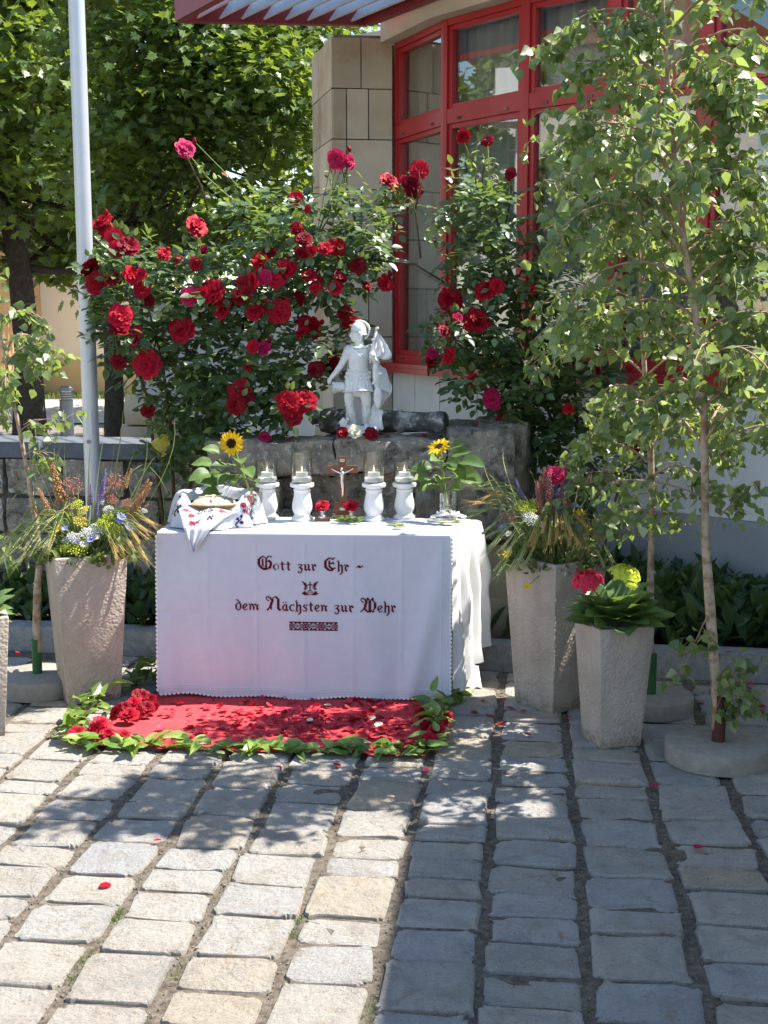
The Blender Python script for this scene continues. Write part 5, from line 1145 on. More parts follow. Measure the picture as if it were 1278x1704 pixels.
# ================================================================== STONE PLINTH, CANNON, STATUE
pz = thing('stone_plinth', 'weathered rough stone plinth behind the altar carrying statue and cannon barrel', 'plinth', (0, 6.85, .055))
def prock(px0, px1, py0, py1, Y, dy, seed, amp=.022, cuts=6, rz=0.0, name='stone_block', freq=5, mat='rock'):
    a, b = at(px0, py0, Y), at(px1, py1, Y); c = Vector(((a.x + b.x) / 2, Y + dy / 2, (a.z + b.z) / 2)) - Vector(pz.location)
    return link(name, rock_mesh((b.x - a.x, dy, a.z - b.z), seed, amp, cuts, .08, mat, freq), pz, c, (0, 0, rz))
prock(340, 560, 736, 792, 6.62, .5, 1, .030, 14); prock(552, 742, 733, 785, 6.60, .52, 2, .030, 14)
prock(738, 848, 716, 905, 6.56, .5, 3, .035, 14, .12, freq=4); prock(800, 888, 702, 915, 6.75, .5, 4, .035, 12, -.2); prock(690, 745, 780, 905, 6.62, .4, 21, .03, 9)
prock(365, 470, 792, 860, 6.66, .4, 5, .035, 11); prock(470, 545, 796, 850, 6.74, .4, 6, .045, 11); prock(538, 640, 788, 850, 6.72, .4, 7, .04, 11); prock(630, 712, 788, 880, 6.68, .4, 8, .04, 11)
prock(380, 520, 850, 940, 6.7, .4, 9, .03, 5); prock(515, 720, 845, 940, 6.7, .4, 10, .03, 5)
prock(370, 560, 935, 1060, 6.66, .45, 11, .02, 4); prock(555, 740, 935, 1060, 6.66, .45, 12, .02, 4)
prock(735, 850, 905, 1000, 6.62, .42, 13, .012, 5, mat='sandstone'); prock(735, 852, 998, 1075, 6.6, .44, 14, .012, 5, mat='sandstone')
MB().prism([(at(385, 850, 6.9).x, -.02), (at(840, 850, 6.9).x, -.02), (at(840, 850, 6.9).x, .30), (at(385, 850, 6.9).x, .30)], 0, .9).build('core', M['mortar'], pz)
# cannon barrel
cn = thing('cannon_barrel', 'old dark iron cannon barrel with lichen lying on the plinth behind the statue', 'cannon', at(640, 722, 6.93))
q0 = at(536, 700, 7.06); q1 = at(742, 703, 6.80); ax = (q1 - q0).normalized(); ln = (q1 - q0).length; bo = Vector(cn.location)
prof = [(0, .045), (.005, .066), (.04, .074), (.06, .078), (.075, .078), (.08, .073), (.20, .070), (.21, .075), (.235, .075), (.24, .068), (ln * .62, .062), (ln * .63, .066), (ln * .65, .066), (ln * .66, .060), (ln * .86, .055), (ln * .87, .060), (ln * .885, .060), (ln * .89, .058), (ln * .95, .064), (ln * .985, .062), (ln, .054), (ln, .026), (ln * .8, .024)]
me = MB().tube([q0 - bo + ax * x for x, r in prof], [r * .92 for x, r in prof], 32)
me.v = [tuple(Vector(v) + noise.noise_vector(Vector(v) * 22) * .003) for v in me.v]
me.build('barrel', M['iron'], cn, True, 40)
MB().tube([q0 - bo - ax * .001, q0 - bo - ax * .02, q0 - bo - ax * .035, q0 - bo - ax * .055, q0 - bo - ax * .07], [.03, .016, .018, .024, .008], 14).build('cascabel', M['iron'], cn, True)
MB().tube([q0 - bo + ax * ln * .5 + Vector((.01, -.085, 0)), q0 - bo + ax * ln * .5 + Vector((-.005, .085, 0))], .018, 14).build('trunnion', M['iron'], cn, True, 40)

# statue of the soldier with banner and bucket
SB = at(600, 727, 6.72); SB.z = at(600, 728, 6.72).z
st = thing('statue', 'white stone statue of a helmeted Roman soldier with banner and bucket on the plinth', 'statue', SB)
US = .000386; VX = .0027; st.scale = (1.12, 1.1, 1.0)
def s_(cx, cy, d=0.0): return Vector(((cx - 450) * US, d * US, (1590 - cy) * US))
def lim(mb, pts, n=12): mb.tube([s_(*p[:3]) for p in pts], [p[3] * US for p in pts], n); [mb.ball(s_(*p[:3]), p[3] * US, 10, 7) for p in (pts[0], pts[-1])]
b = MB()
lim(b, [(420, 960, 0, 100), (425, 800, -5, 112), (425, 700, -8, 108), (430, 600, -12, 118), (435, 500, -12, 122), (440, 430, 0, 95), (440, 385, 5, 60)], 16)
b.ball(s_(350, 460, -55), (70 * US, 55 * US, 75 * US)); b.ball(s_(480, 460, -60), (72 * US, 55 * US, 75 * US))
b.ball(s_(425, 640, -60), (85 * US, 55 * US, 80 * US))
b.ball(s_(320, 425, 0), 52 * US); b.ball(s_(560, 420, 5), 52 * US)
lim(b, [(440, 390, 0, 55), (435, 320, 0, 50)])
b.ball(s_(420, 245, -5), (72 * US, 66 * US, 88 * US), 14, 10); b.ball(s_(385, 300, -5), (46 * US, 48 * US, 42 * US)); lim(b, [(352, 225, -8, 14), (340, 262, -8, 19)], 8); b.ball(s_(352, 300, -6), (20 * US, 22 * US, 12 * US)); b.ball(s_(372, 322, -6), (26 * US, 26 * US, 20 * US)); b.ball(s_(362, 205, -10), (18 * US, 42 * US, 10 * US))
b.ball(s_(448, 255, -64), (18 * US, 10 * US, 26 * US))
lim(b, [(305, 440, -5, 50), (270, 540, -15, 44), (225, 640, -25, 39), (165, 730, -35, 33), (110, 800, -40, 26)])
b.ball(s_(88, 835, -40), (30 * US, 22 * US, 30 * US))
for i in range(4): lim(b, [(78 + i * 9, 845, -55 + i * 10, 10), (70 + i * 9, 868, -62 + i * 12, 9), (82 + i * 8, 882, -60 + i * 12, 8)], 6)
lim(b, [(95, 820, -60, 11), (112, 842, -72, 9)], 6)
lim(b, [(570, 430, 0, 50), (625, 530, -30, 44), (640, 610, -60, 40), (610, 560, -110, 34), (595, 520, -125, 30)])
b.ball(s_(598, 505, -128), (36 * US, 32 * US, 38 * US))
for i in range(4): lim(b, [(575, 480 + i * 20, -140, 11), (560, 482 + i * 20, -152, 11), (582, 484 + i * 20, -165, 10)], 6)
lim(b, [(600, 475, -140, 12), (585, 462, -155, 10)], 6)
lim(b, [(345, 930, -10, 78), (318, 1050, -20, 64), (318, 1150, -28, 52), (340, 1230, -20, 50), (358, 1320, -8, 38), (368, 1400, -2, 33)]); lim(b, [(365, 1425, -2, 34), (335, 1445, -30, 32), (310, 1462, -50, 26)])
lim(b, [(500, 930, -5, 80), (512, 1050, -18, 66), (522, 1170, -30, 54), (520, 1250, -18, 52), (518, 1340, -4, 38), (520, 1400, 0, 34)]); lim(b, [(520, 1425, 0, 36), (524, 1440, -40, 36), (526, 1455, -70, 28)])
fig = link('figure', finish(remesh(b, VX, 2), M['marble'], True), st)
# tunic skirt with pleats and belt scales
sk = MB()
def skf(u, v):
    a = u * 2 * math.pi; z = 700 + v * 275; rx = 118 + 62 * v; ry = 105 + 50 * v; k = 1 + .045 * math.sin(a * 22) * min(1, v * 2)
    return s_(422 + rx * math.cos(a) * k, z + 12 * math.sin(a * 2 + 1) * v, ry * math.sin(a) * k)
sk.grid(skf, 132, 10); sk.build('tunic_skirt', M['marble'], st, True)
h_ = MB()
h_.tube([s_(422 + 182 * math.cos(a), 972 + 10 * math.sin(2 * a + 1), 158 * math.sin(a)) for a in [2 * math.pi * i / 48 for i in range(49)]], 13 * US, 6)
h_.build('skirt_hem', M['marble'], st, True)
bl_ = MB(); bl_.tube([s_(425 + 122 * math.cos(a), 695 + 26 * (-math.sin(a)) - 8, 112 * math.sin(a)) for a in [2 * math.pi * i / 40 for i in range(41)]], 11 * US, 6)
for row, (z, nn__) in enumerate(((745, 15), (790, 13))):
    for i in range(nn__):
        a = math.pi + math.pi * (i + .5) / nn__; c_ = s_(424 + (128 + row * 14) * math.cos(a), z + 22 * (-math.sin(a)), (118 + row * 8) * math.sin(a)); bl_.ball(c_, (21 * US, 9 * US, 28 * US), 8, 5)
bl_.build('belt', M['marble'], st, True)
sa = MB(); sa.tube([s_(330, 400, -75), s_(400, 470, -128), s_(470, 540, -132), s_(545, 600, -95)], 8 * US, 6)
sa.tube([s_(330, 385, -40), s_(370, 405, -92), s_(440, 415, -112), s_(520, 400, -95), s_(570, 385, -40)], 15 * US, 6)
sa.build('shoulder_strap', M['marble'], st, True)
hm = MB()
def hel(u, v):
    a = u * 2 * math.pi; t_ = v * math.pi * .56; x = 430 + 92 * math.sin(t_) * math.cos(a); y = 86 * math.sin(t_) * math.sin(a); z = 205 - 118 * math.cos(t_)
    if v > .93: x += 22 * math.cos(a) * (1 if math.cos(a) < 0 else .4); y += 10 * math.sin(a); z += -14 if math.cos(a) < 0 else 30
    return s_(x, z - 14, y)
hm.grid(hel, 36, 14)
hp = hm.build('helmet', M['marble'], st, True)
gd_ = MB(); lim(gd_, [(495, 195, 20, 20), (510, 235, 15, 18), (518, 262, 10, 12)], 8)
lim(gd_, [(455, 225, -78, 16), (462, 280, -70, 14), (450, 330, -50, 10)], 8); gd_.build('cheek_guard', M['marble'], hp, True)
cs = MB()
for i in range(15):
    a = R(108 - i * 11.5); cx_, cy_ = 440 + 116 * math.cos(a), 190 - 122 * math.sin(a); cs.ball(s_(cx_, cy_, 0), (17 * US, 26 * US, 17 * US), 7, 5)
cs.build('crest', M['marble'], hp, True)
bn = MB(); lim(bn, [(568, 600, -130, 12), (590, 440, -135, 13), (612, 300, -138, 13), (640, 175, -138, 13)], 8); bn.ball(s_(645, 160, -138), 22 * US); bn.ball(s_(600, 305, -137), 22 * US); bn.build('banner_pole', M['marble'], st, True)
def flg(u, v):
    p = [(640, 215), (655, 225), (700, 270), (760, 370), (815, 500), (800, 560), (745, 575)]; k = v * 6; i = min(int(k), 5); f = k - i
    ox, oy = p[i][0] * (1 - f) + p[i + 1][0] * f, p[i][1] * (1 - f) + p[i + 1][1] * f
    ix, iy = 630 - 50 * v, 220 + 290 * v; w_ = math.sin(u * 15 + v * 5) * 20 * v ** .5
    return s_(ix + (ox - ix) * u, iy + (oy - iy) * u, -110 + w_ + 60 * u)
fb = MB().grid(flg, 30, 22); fb2 = MB(); nb_ = len(fb.v)
fb.v += [(x + .002, y + .012, z) for x, y, z in fb.v]; fb.f += [tuple(i + nb_ for i in f[::-1]) for f in fb.f]; fb.m = []
link('banner_cloth', finish(fb.mesh('b', []), M['marble'], True), st)
ck = MB()
def clk(u, v):
    zt = 410 + v * (1040 - 160 * abs(u - .35)); wl = 300 - 30 * v; wr = 560 + 90 * min(1, v * 1.6) + 180 * math.exp(-((v - .55) / .24) ** 2)
    x = wl + (wr - wl) * u; d = 105 + 35 * math.sin(u * 14 + v * 3) * v - 120 * max(0, u - .72) * 1.6 * (1 if v < .75 else .4)
    return s_(x, zt, d)
ck.grid(clk, 44, 40); nb_ = len(ck.v); ck.v += [(x, y + .014, z) for x, y, z in ck.v]; ck.f += [tuple(i + nb_ for i in f[::-1]) for f in ck.f]; ck.m = []
link('cloak', finish(ck.mesh('c', []), M['marble'], True), st)
dr_ = MB()
for i in range(6): lim(dr_, [(625 + i * 20, 640 + i * 14, -70 + i * 26, 34), (630 + i * 26, 800 + i * 16, -60 + i * 24, 40), (640 + i * 27, 930 + i * 12, -40 + i * 20, 30)], 8)
lim(dr_, [(590, 880, -80, 16), (690, 740, -80, 14)], 8)
for a_, b_, c_ in ((590, 1230, 1330), (620, 1300, 1440), (670, 1330, 1470), (560, 1350, 1480)): lim(dr_, [(a_ + 30, b_ - 80, 30, 26), (a_, b_, 10, 34), (a_ + 25, c_, 0, 30)], 8)
link('arm_drapery', finish(remesh(dr_, .005, 4), M['marble'], True), st)
swd = MB().lathe([(.002, -.060), (.012, -.045), (.019, -.01), (.019, .02), (.014, .045), (.004, .052)], s_(655, 1060, -70)[:], 14, sy=.55); swd.build('scabbard', M['marble'], st, True)
bu = MB(); bu.tube([s_(250, 920, -20), s_(200, 925, -35), s_(140, 930, -48)], [62 * US, 66 * US, 74 * US], 18, True); bu.tube([s_(143, 930, -47), s_(130, 931, -49)], 80 * US, 18); bu.tube([s_(128, 931, -49), s_(124, 931, -50)], 58 * US, 18)
bu.build('bucket', M['marble'], st, True, 50)
gv_ = MB()
for cx_ in (318, 520):
    for i in range(5): zc__ = 1165 + i * 45; gv_.tube([s_(cx_ + 10 * i * (cx_ < 400) + 52 * math.cos(a), zc__, -20 + 50 * math.sin(a)) for a in [math.pi + math.pi * j / 10 for j in range(11)]], 7 * US, 5)
    gv_.ball(s_(cx_ + 2, 1165, -75), (26 * US, 16 * US, 30 * US)); gv_.tube([s_(cx_, 1180, -78), s_(cx_ + (38 if cx_ < 400 else 0), 1400, -50)], 9 * US, 5)
gv_.build('greaves', M['marble'], st, True)
bs = MB(); bs.ball(s_(470, 1530, 10), (180 * US, 150 * US, 100 * US), 24, 12); bs.ball(s_(470, 1570, 10), (200 * US, 165 * US, 60 * US), 24, 10); bs.ball(s_(300, 1480, 0), (90 * US, 100 * US, 80 * US)); bs.ball(s_(610, 1480, 30), (70 * US, 90 * US, 70 * US))
bs.v = [tuple(Vector(v) + noise.noise_vector(Vector(v) * 40) * .004) for v in bs.v]
link('mound', finish(remesh(bs, .005, 2), M['marble'], True), st)
hs_ = MB()
hs_.obox(s_(255, 1450, -40), (1, 0, 0), (0, 1, 0), (0, 0, 1), (-40 * US, 40 * US), (-45 * US, 45 * US), (0, 70 * US)); hs_.add([s_(205, 1385, -95), s_(305, 1385, -95), s_(305, 1385, 15), s_(205, 1385, 15), s_(255, 1325, -95), s_(255, 1325, 15)], [(0, 1, 4), (1, 2, 5, 4), (2, 3, 5), (3, 0, 4, 5), (0, 3, 2, 1)])
for i in range(6): hs_.ball(s_(215 + i * 17, 1390 - (i % 3) * 22, -60 - 8 * (i % 2)), (20 * US, 20 * US, 26 * US), 8, 6)
hs_.build('burning_house', M['marble'], st, True, 40)
def lone(label, px, py, Y, dpx, kind, d=(0, -.7, .6)):
    t = thing('cut_rose', label, 'rose', at(px, py, Y)); put_rose((0, 0, 0), msz(dpx, Y), t, kind, d); return t
lone('cream white rose laid at the foot of the statue', 592, 718, 6.62, 25, 'rose_white')
lone('dark red rose left of the white rose at the statue foot', 570, 720, 6.63, 22, 'rose_dark'); lone('dark red rose right of the white rose at the statue foot', 616, 721, 6.63, 24, 'rose_dark')
lone('single crimson pink rose lying on the plinth edge left of the cannon', 440, 727, 6.66, 22, 'rose_pink')
lp_ = []
for px, py in ((630, 724), (640, 727), (650, 729), (662, 730), (700, 727), (820, 700), (830, 697), (812, 704), (800, 706), (790, 709), (475, 727), (490, 728), (460, 730)):
    lp_.append(at(px + random.gauss(0, 5), py, 6.70)[:])

# ================================================================== PLANTERS
U = random.uniform
def planter(label, c, rz, sb, stp, h):
    t = thing('stone_planter', label, 'planter', c, rz, 'tapered stone planters around the altar')
    bm = bmesh.new(); a, d = sb / 2, stp / 2; i_ = d - .028
    def ring(r, z): return [bm.verts.new((x * r, y * r, z)) for x, y in ((-1, -1), (1, -1), (1, 1), (-1, 1))]
    R0, R1, R2, R3 = ring(a, 0), ring(d, h), ring(i_, h), ring(i_ * .97, h - .06)
    bm.faces.new(R0[::-1])
    for A, B in ((R0, R1), (R1, R2), (R2, R3)):
        for k in range(4): bm.faces.new((A[k], A[(k + 1) % 4], B[(k + 1) % 4], B[k]))
    eds = [e for e in bm.edges if not (e.verts[0] in R3 or e.verts[1] in R3)]
    bmesh.ops.bevel(bm, geom=eds, offset=.006, segments=2, profile=.6, affect='EDGES')
    me = bpy.data.meshes.new('pot'); bm.to_mesh(me); bm.free(); link('pot', finish(me, M['planter'], True, 30), t)
    MB().box((0, 0, h - .062), (i_ * 2 - .006, i_ * 2 - .006, .02)).build('soil', M['soil'], t); return t
def pc(corner, rz, s, loc=(-1, -1)):
    e1 = Vector((math.cos(rz), math.sin(rz), 0)); e2 = Vector((-math.sin(rz), math.cos(rz), 0)); return Vector(corner) - (e1 * loc[0] + e2 * loc[1]) * s / 2
c1_ = pc(gnd(113, 1174), R(23), .235); planter('large stone planter with wildflowers left of the altar', c1_, R(23), .235, .316, .665)
c2_ = pc(gnd(920, 1190), R(38), .235); planter('large stone planter with wildflowers right of the altar', c2_, R(38), .235, .316, .665)
c3_ = pc(gnd(1000, 1248), R(17), .175); planter('small stone planter with hydrangea in front of the right birches', c3_, R(17), .175, .238, .495)
c4_ = pc(gnd(9, 1224), R(20), .175, (1, -1)); planter('small stone planter cut off by the left picture edge', c4_, R(20), .175, .238, .50)
# ------------------------------------------------------------------ wildflower bouquets
def floret(n, l, w_, cup, mat, centre=None, name='flower_head'):
    mb = MB()
    for k in range(n):
        a = 2 * math.pi * k / n
        def fn_(u, v):
            s = (u - .5) * 2; wd = w_ * math.sin(math.pi * min(.97, .15 + .8 * v)); r = .08 + l * v
            return (r * math.cos(a) - s * wd * math.sin(a), r * math.sin(a) + s * wd * math.cos(a), cup * v - .05 * s * s)
        mb.grid(fn_, 2, 3)
    m_ = [mat]
    if centre: mb.ball((0, 0, .03), (.13, .13, .08), 8, 5, 1); m_ = [mat, centre]
    return mb.mesh(name, m_, True)
def spike(mat, n, seed, fat=.14, bs_=.055):
    r = random.Random(seed); mb = MB(); mb.tube([(0, 0, -.6), (0, 0, 0), (.02, 0, 1)], [.015, .014, .006], 4)
    for k in range(n):
        z = k / n; a = k * 2.4; rr_ = fat * (1 - z * .75) * r.uniform(.6, 1.2); s = bs_ * (1.1 - z * .6) * r.uniform(.7, 1.3)
        mb.ball((rr_ * math.cos(a), rr_ * math.sin(a), z), (s, s, s * 1.2), 5, 4)
    return mb.mesh('flower_spike', mat, True)
def umbel(mat, n, seed):
    r = random.Random(seed); mb = MB()
    for k in range(n):
        a = k * 2.4; q = math.sqrt(k / n) * .5; z = .18 * (1 - q * q * 4) + r.uniform(-.03, .03); mb.ball((q * math.cos(a), q * math.sin(a), z), .055 * r.uniform(.7, 1.2), 5, 4)
        if k % 3 == 0: mb.tube([(0, 0, -.35), (q * math.cos(a), q * math.sin(a), z)], .008, 3, False)
    return mb.mesh('flower_umbel', mat, True)
def globe(mat, seed):
    r = random.Random(seed); mb = MB()
    for v in unit(60): mb.tube([(0, 0, 0), (v[0] * .45, v[1] * .45, v[2] * .45)], .006, 3, False); mb.ball((v[0] * .48, v[1] * .48, v[2] * .48), .04, 4, 3)
    return mb.mesh('flower_globe', mat, True)
FM = {'corn': floret(9, .4, .14, .22, M['blue']), 'daisy': floret(12, .42, .09, .05, M['white_flower'], M['yellow']), 'yel': floret(8, .4, .13, .15, M['yellow']), 'spP': spike(M['purple'], 70, 1, .085, .034), 'spS': spike(M['sorrel'], 150, 2, .12, .030), 'spL': spike(M['pinkhead'], 130, 3, .12, .030), 'umW': umbel(M['white_flower'], 46, 4), 'umY': umbel(M['yellow_pale'], 46, 5), 'umG': umbel(M['lime'], 46, 6), 'gl': globe(M['pinkhead'], 7), 'umP': umbel(M['pinkhead'], 50, 8)}
def bouquet(label, c, h, items, ears, blades, nfill, w):
    b = Vector((c[0], c[1], h - .05)); t = thing('wildflower_bouquet', label, 'bouquet', b, 0, 'wildflower arrangements in the large planters'); sm = MB()
    Yc = c[1]; ears = ears + [(e[0] + U(-14, 14), e[1] + U(-12, 10), e[2], e[3], e[4] + U(-.03, .03)) for e in ears]; items = [(q[0], q[1], q[2], q[3] * (.8 if q[2] == 'spP' else 1.25 if q[2] in ('spS', 'spL') else 1.0), q[4]) for q in items] + [(q[0] + U(-16, 16), q[1] + U(-14, 18), q[2], q[3] * .85, q[4] + .03) for q in items if q[2] in ('spS', 'umG', 'umP', 'spL', 'umW')]
    for px, py, k, s, yo in items:
        p = at(px, py, Yc + yo) - b; s0 = Vector((p.x * .25, p.y * .25, 0)); d = (p - s0).normalized()
        pts = curve_pts(s0, p, (-p.x * .12, 0, .02), 4); sm.tube(pts, [.003, .003, .0025, .002, .002], 4)
        me = FM[k]; ori = d if k[:2] == 'sp' else Vector((d.x * .5 + random.gauss(0, .25), -.55, .8)).normalized()
        link(me.name.split('.')[0], me, t, p - (ori * s * .5 if k[:2] == 'sp' else Vector()), face_rot(ori), s)
    for px, py, g, s, yo in ears:
        p = at(px, py, Yc + yo) - b; s0 = Vector((p.x * .15, p.y * .15, .0)); pts = curve_pts(s0, p, (-p.x * .05, 0, .10 + .08 * random.random()), 6); sm.tube(pts, [.0022] * 7, 4)
        s *= 1.12; d = (pts[-1] - pts[-3]).normalized(); link('grain_ear', random.choice(GM if g else EM), t, p - d * s * .5, axis_rot(d, (random.gauss(0, .5), -.6, .8)), s)
    tag(sm.build('flower_stems', M['green_stem'], t, True), kind='stuff')
    bl_ = MB(); vr = []
    def blade(p, s0, bend, wd):
        pts = curve_pts(s0, p, bend, 8); vs = []; n = len(pts); sdv = Vector((random.gauss(0, 1), random.gauss(0, 1), .1)).normalized()
        for i, q in enumerate(pts): ww = wd * (1 - (i / n) ** 2.2); vs += [q - sdv * ww, q + sdv * ww + Vector((0, .001, 0))]
        bl_.add(vs, [(2 * i, 2 * i + 1, 2 * i + 3, 2 * i + 2) for i in range(n - 1)]); vr.extend([random.random()] * len(vs))
    for px, py, bx, bz, yo in blades:
        p = at(px, py, Yc + yo) - b; blade(p, Vector((p.x * .2, p.y * .2, 0)), (bx, 0, bz), .0035)
    for _ in range(nfill):
        a = random.random() * 6.28; r = w * math.sqrt(random.random()); p = Vector((r * math.cos(a), r * .8 * math.sin(a), random.uniform(.03, .30) * (1.3 - r / w))); blade(p, Vector((p.x * .45, p.y * .45, -.01)), (p.x * .1, p.y * .1, .05), random.uniform(.0012, .003))
    me = bl_.mesh('grass_blades', M['blade'], True); at_ = me.attributes.new('var', 'FLOAT', 'POINT'); at_.data.foreach_set('value', vr); tag(link('grass_blades', me, t), kind='stuff')
    n = int(nfill * .8); r = w * np.sqrt(rng.random(n)); a = rng.random(n) * 6.28
    P = np.stack([r * np.cos(a), r * .8 * np.sin(a), rng.random(n) * .15 * (1.2 - r / w)], 1)
    cloud('leaves', *LANCE, P, frames(np.stack([np.cos(a), np.sin(a), rng.random(n) * 1.5], 1), unit(n)), rng.uniform(.03, .08, n), M['sunleaf_var'], t)
    return t
M['sunleaf_var'] = leafm('bouquet_leaf', [(0, (.04, .08, .02)), (.6, (.09, .14, .03)), (1, (.2, .24, .07))], (.3, .42, .07), .5, .25, .3)
bouquet('wildflower bouquet of grain, sorrel and blue flowers in the left planter', c1_, .665,
  [(94, 800, 'spS', .16, 0), (76, 838, 'spS', .12, -.03), (120, 812, 'gl', .10, 0), (190, 806, 'gl', .10, .03), (236, 828, 'spS', .13, -.02), (213, 795, 'spS', .07, .04), (226, 838, 'spS', .10, -.04), (172, 805, 'spP', .17, -.02), (150, 822, 'spP', .12, -.04), (162, 840, 'spP', .12, -.06), (201, 861, 'corn', .05, -.10), (214, 878, 'corn', .05, -.10), (126, 902, 'corn', .045, -.12), (152, 898, 'corn', .05, -.13), (200, 868, 'corn', .045, -.1), (108, 880, 'corn', .035, -.1), (134, 868, 'umY', .07, -.08), (138, 850, 'umY', .06, -.06), (90, 886, 'yel', .06, -.1), (98, 880, 'yel', .05, -.1), (145, 888, 'umW', .07, -.12), (122, 894, 'umW', .06, -.13), (158, 880, 'umW', .06, -.1), (140, 905, 'daisy', .045, -.14), (160, 893, 'daisy', .04, -.12), (130, 915, 'umG', .09, -.14), (110, 912, 'umG', .06, -.13), (187, 880, 'umG', .07, -.1), (170, 872, 'umG', .06, -.1), (180, 848, 'umW', .05, -.04), (186, 832, 'umP', .06, 0), (212, 838, 'umP', .06, 0), (128, 840, 'umG', .06, -.02), (240, 850, 'umW', .03, -.02), (105, 850, 'umP', .05, 0)],
  [(28, 905, 0, .085, -.1), (20, 918, 0, .085, -.12), (48, 888, 0, .085, -.08), (64, 872, 0, .085, -.06), (88, 862, 0, .085, -.1), (12, 898, 0, .085, -.05), (38, 928, 0, .085, -.14), (55, 915, 0, .085, -.14), (72, 900, 0, .085, -.13), (30, 880, 0, .085, 0), (85, 905, 0, .08, -.15), (200, 908, 1, .08, -.15), (212, 902, 1, .08, -.13), (236, 880, 1, .08, -.1), (226, 893, 1, .08, -.12), (232, 912, 0, .08, -.12), (218, 920, 0, .075, -.13), (245, 868, 1, .075, -.06), (190, 918, 1, .08, -.16), (240, 925, 1, .07, -.1)],
  [(118, 708, -.05, .10, .05), (205, 683, .03, .06, .05), (112, 735, -.08, .1, 0), (242, 720, .08, .05, .05), (280, 822, .0, .26, -.05), (260, 760, .05, .12, 0), (140, 700, .02, .05, .05), (60, 780, -.03, .1, 0), (30, 790, -.04, .15, 0), (10, 860, -.03, .2, 0), (225, 745, .03, .08, .05), (175, 715, 0, .06, .06), (150, 740, 0, .06, .06), (90, 745, -.03, .08, 0), (290, 700, .1, .05, .1), (50, 745, -.06, .08, .06), (20, 820, -.05, .14, .02), (190, 740, .02, .05, .05)], 560, .21)
bouquet('wildflower bouquet of golden grain and a red rose in the right planter', c2_, .665,
  [(925, 805, 'spP', .14, -.02), (938, 815, 'spP', .13, 0), (862, 808, 'spP', .10, 0), (868, 820, 'spP', .08, -.02), (915, 822, 'spL', .15, -.04), (897, 828, 'spL', .12, -.05), (908, 806, 'spL', .12, 0), (940, 800, 'spL', .12, .04), (886, 866, 'umW', .07, -.1), (900, 872, 'daisy', .05, -.12), (878, 858, 'umW', .06, -.08), (966, 854, 'yel', .05, -.06), (845, 922, 'yel', .055, -.14), (877, 976, 'yel', .04, -.20), (846, 888, 'daisy', .035, -.12), (868, 842, 'umG', .07, -.06), (880, 848, 'umG', .07, -.06), (838, 880, 'corn', .045, -.1), (932, 850, 'corn', .05, -.1), (890, 838, 'umG', .06, -.04), (856, 862, 'umP', .05, -.05), (940, 835, 'umP', .06, 0), (955, 842, 'corn', .04, 0)],
  [(802, 812, 0, .085, -.02), (792, 850, 0, .085, -.05), (812, 880, 0, .085, -.1), (834, 948, 0, .085, -.2), (852, 942, 0, .085, -.21), (820, 905, 0, .085, -.14), (842, 905, 0, .085, -.17), (866, 930, 0, .085, -.22), (926, 886, 1, .09, -.16), (948, 880, 1, .09, -.15), (905, 875, 1, .09, -.16), (968, 868, 1, .09, -.1), (935, 870, 1, .09, -.14), (915, 895, 1, .09, -.2), (958, 895, 1, .09, -.16), (890, 900, 1, .085, -.2), (805, 835, 1, .085, 0), (815, 825, 1, .085, 0), (985, 880, 1, .085, -.05), (975, 905, 1, .085, -.1), (1015, 925, 0, .085, -.1)],
  [(812, 768, -.1, .12, .05), (838, 750, -.06, .1, .05), (800, 790, -.05, .15, 0), (985, 830, .04, .1, 0), (1010, 860, .05, .12, 0), (995, 880, .02, .14, 0), (880, 780, 0, .08, .04), (960, 790, .03, .08, .04), (830, 850, -.05, .1, 0), (900, 790, 0, .06, .05)], 560, .21)
put_rose(at(924, 790, c2_.y - .02) - Vector((c2_.x, c2_.y, .615)), msz(28, 5.7) * 1.1, bpy.data.objects['wildflower_bouquet.001'], 'rose_pink', (0, -.9, .5))
# ------------------------------------------------------------------ hydrangea
hy = thing('hydrangea', 'potted hydrangea with one red and several lime green flower heads in the small planter', 'hydrangea', (c3_.x, c3_.y, .44)); hb = Vector(hy.location)
HL = [big_leaf(.42, i, .14, .14 + .10 * i, .03).mesh('leaf', M['hydleaf'], True) for i in range(3)]
for i in range(46):
    a = i * 2.4; k = i / 46; d = Vector((math.cos(a), math.sin(a), .42 + .9 * k * k)); s0 = Vector((d.x * .05, d.y * .05, .03 + .10 * k))
    link('leaf', HL[i % 3], hy, s0, axis_rot(d, (random.gauss(0, .2), random.gauss(-.1, .2), 1)), U(.12, .18) * (1.15 - .35 * k))
def hyd_head(mat, seed, dome=.5):
    r = random.Random(seed); mb = MB()
    for k in range(34):
        q = math.sqrt((k + .5) / 34); a = k * 2.4; p = Vector((q * .5 * math.cos(a), q * .5 * math.sin(a), dome * .5 * math.sqrt(max(0, 1 - q * q * .9)))); nrm = Vector((p.x, p.y, p.z + .15)).normalized(); m3 = face_rot(nrm, r.random() * 6)
        for j in range(4):
            b_ = j * math.pi / 2; s = .125 * r.uniform(.8, 1.2); pts = [(0, 0, 0), (.5, -.5, .15), (1.05, -.38, .1), (1.2, 0, .05), (1.05, .38, .1), (.5, .5, .15)]
            mb.add([p + m3 @ Vector(((x * math.cos(b_) - y * math.sin(b_)) * s, (x * math.sin(b_) + y * math.cos(b_)) * s, z * s)) for x, y, z in pts], [(0, 1, 2, 3), (0, 3, 4, 5)])
    return mb.mesh('flower_head', mat, True)
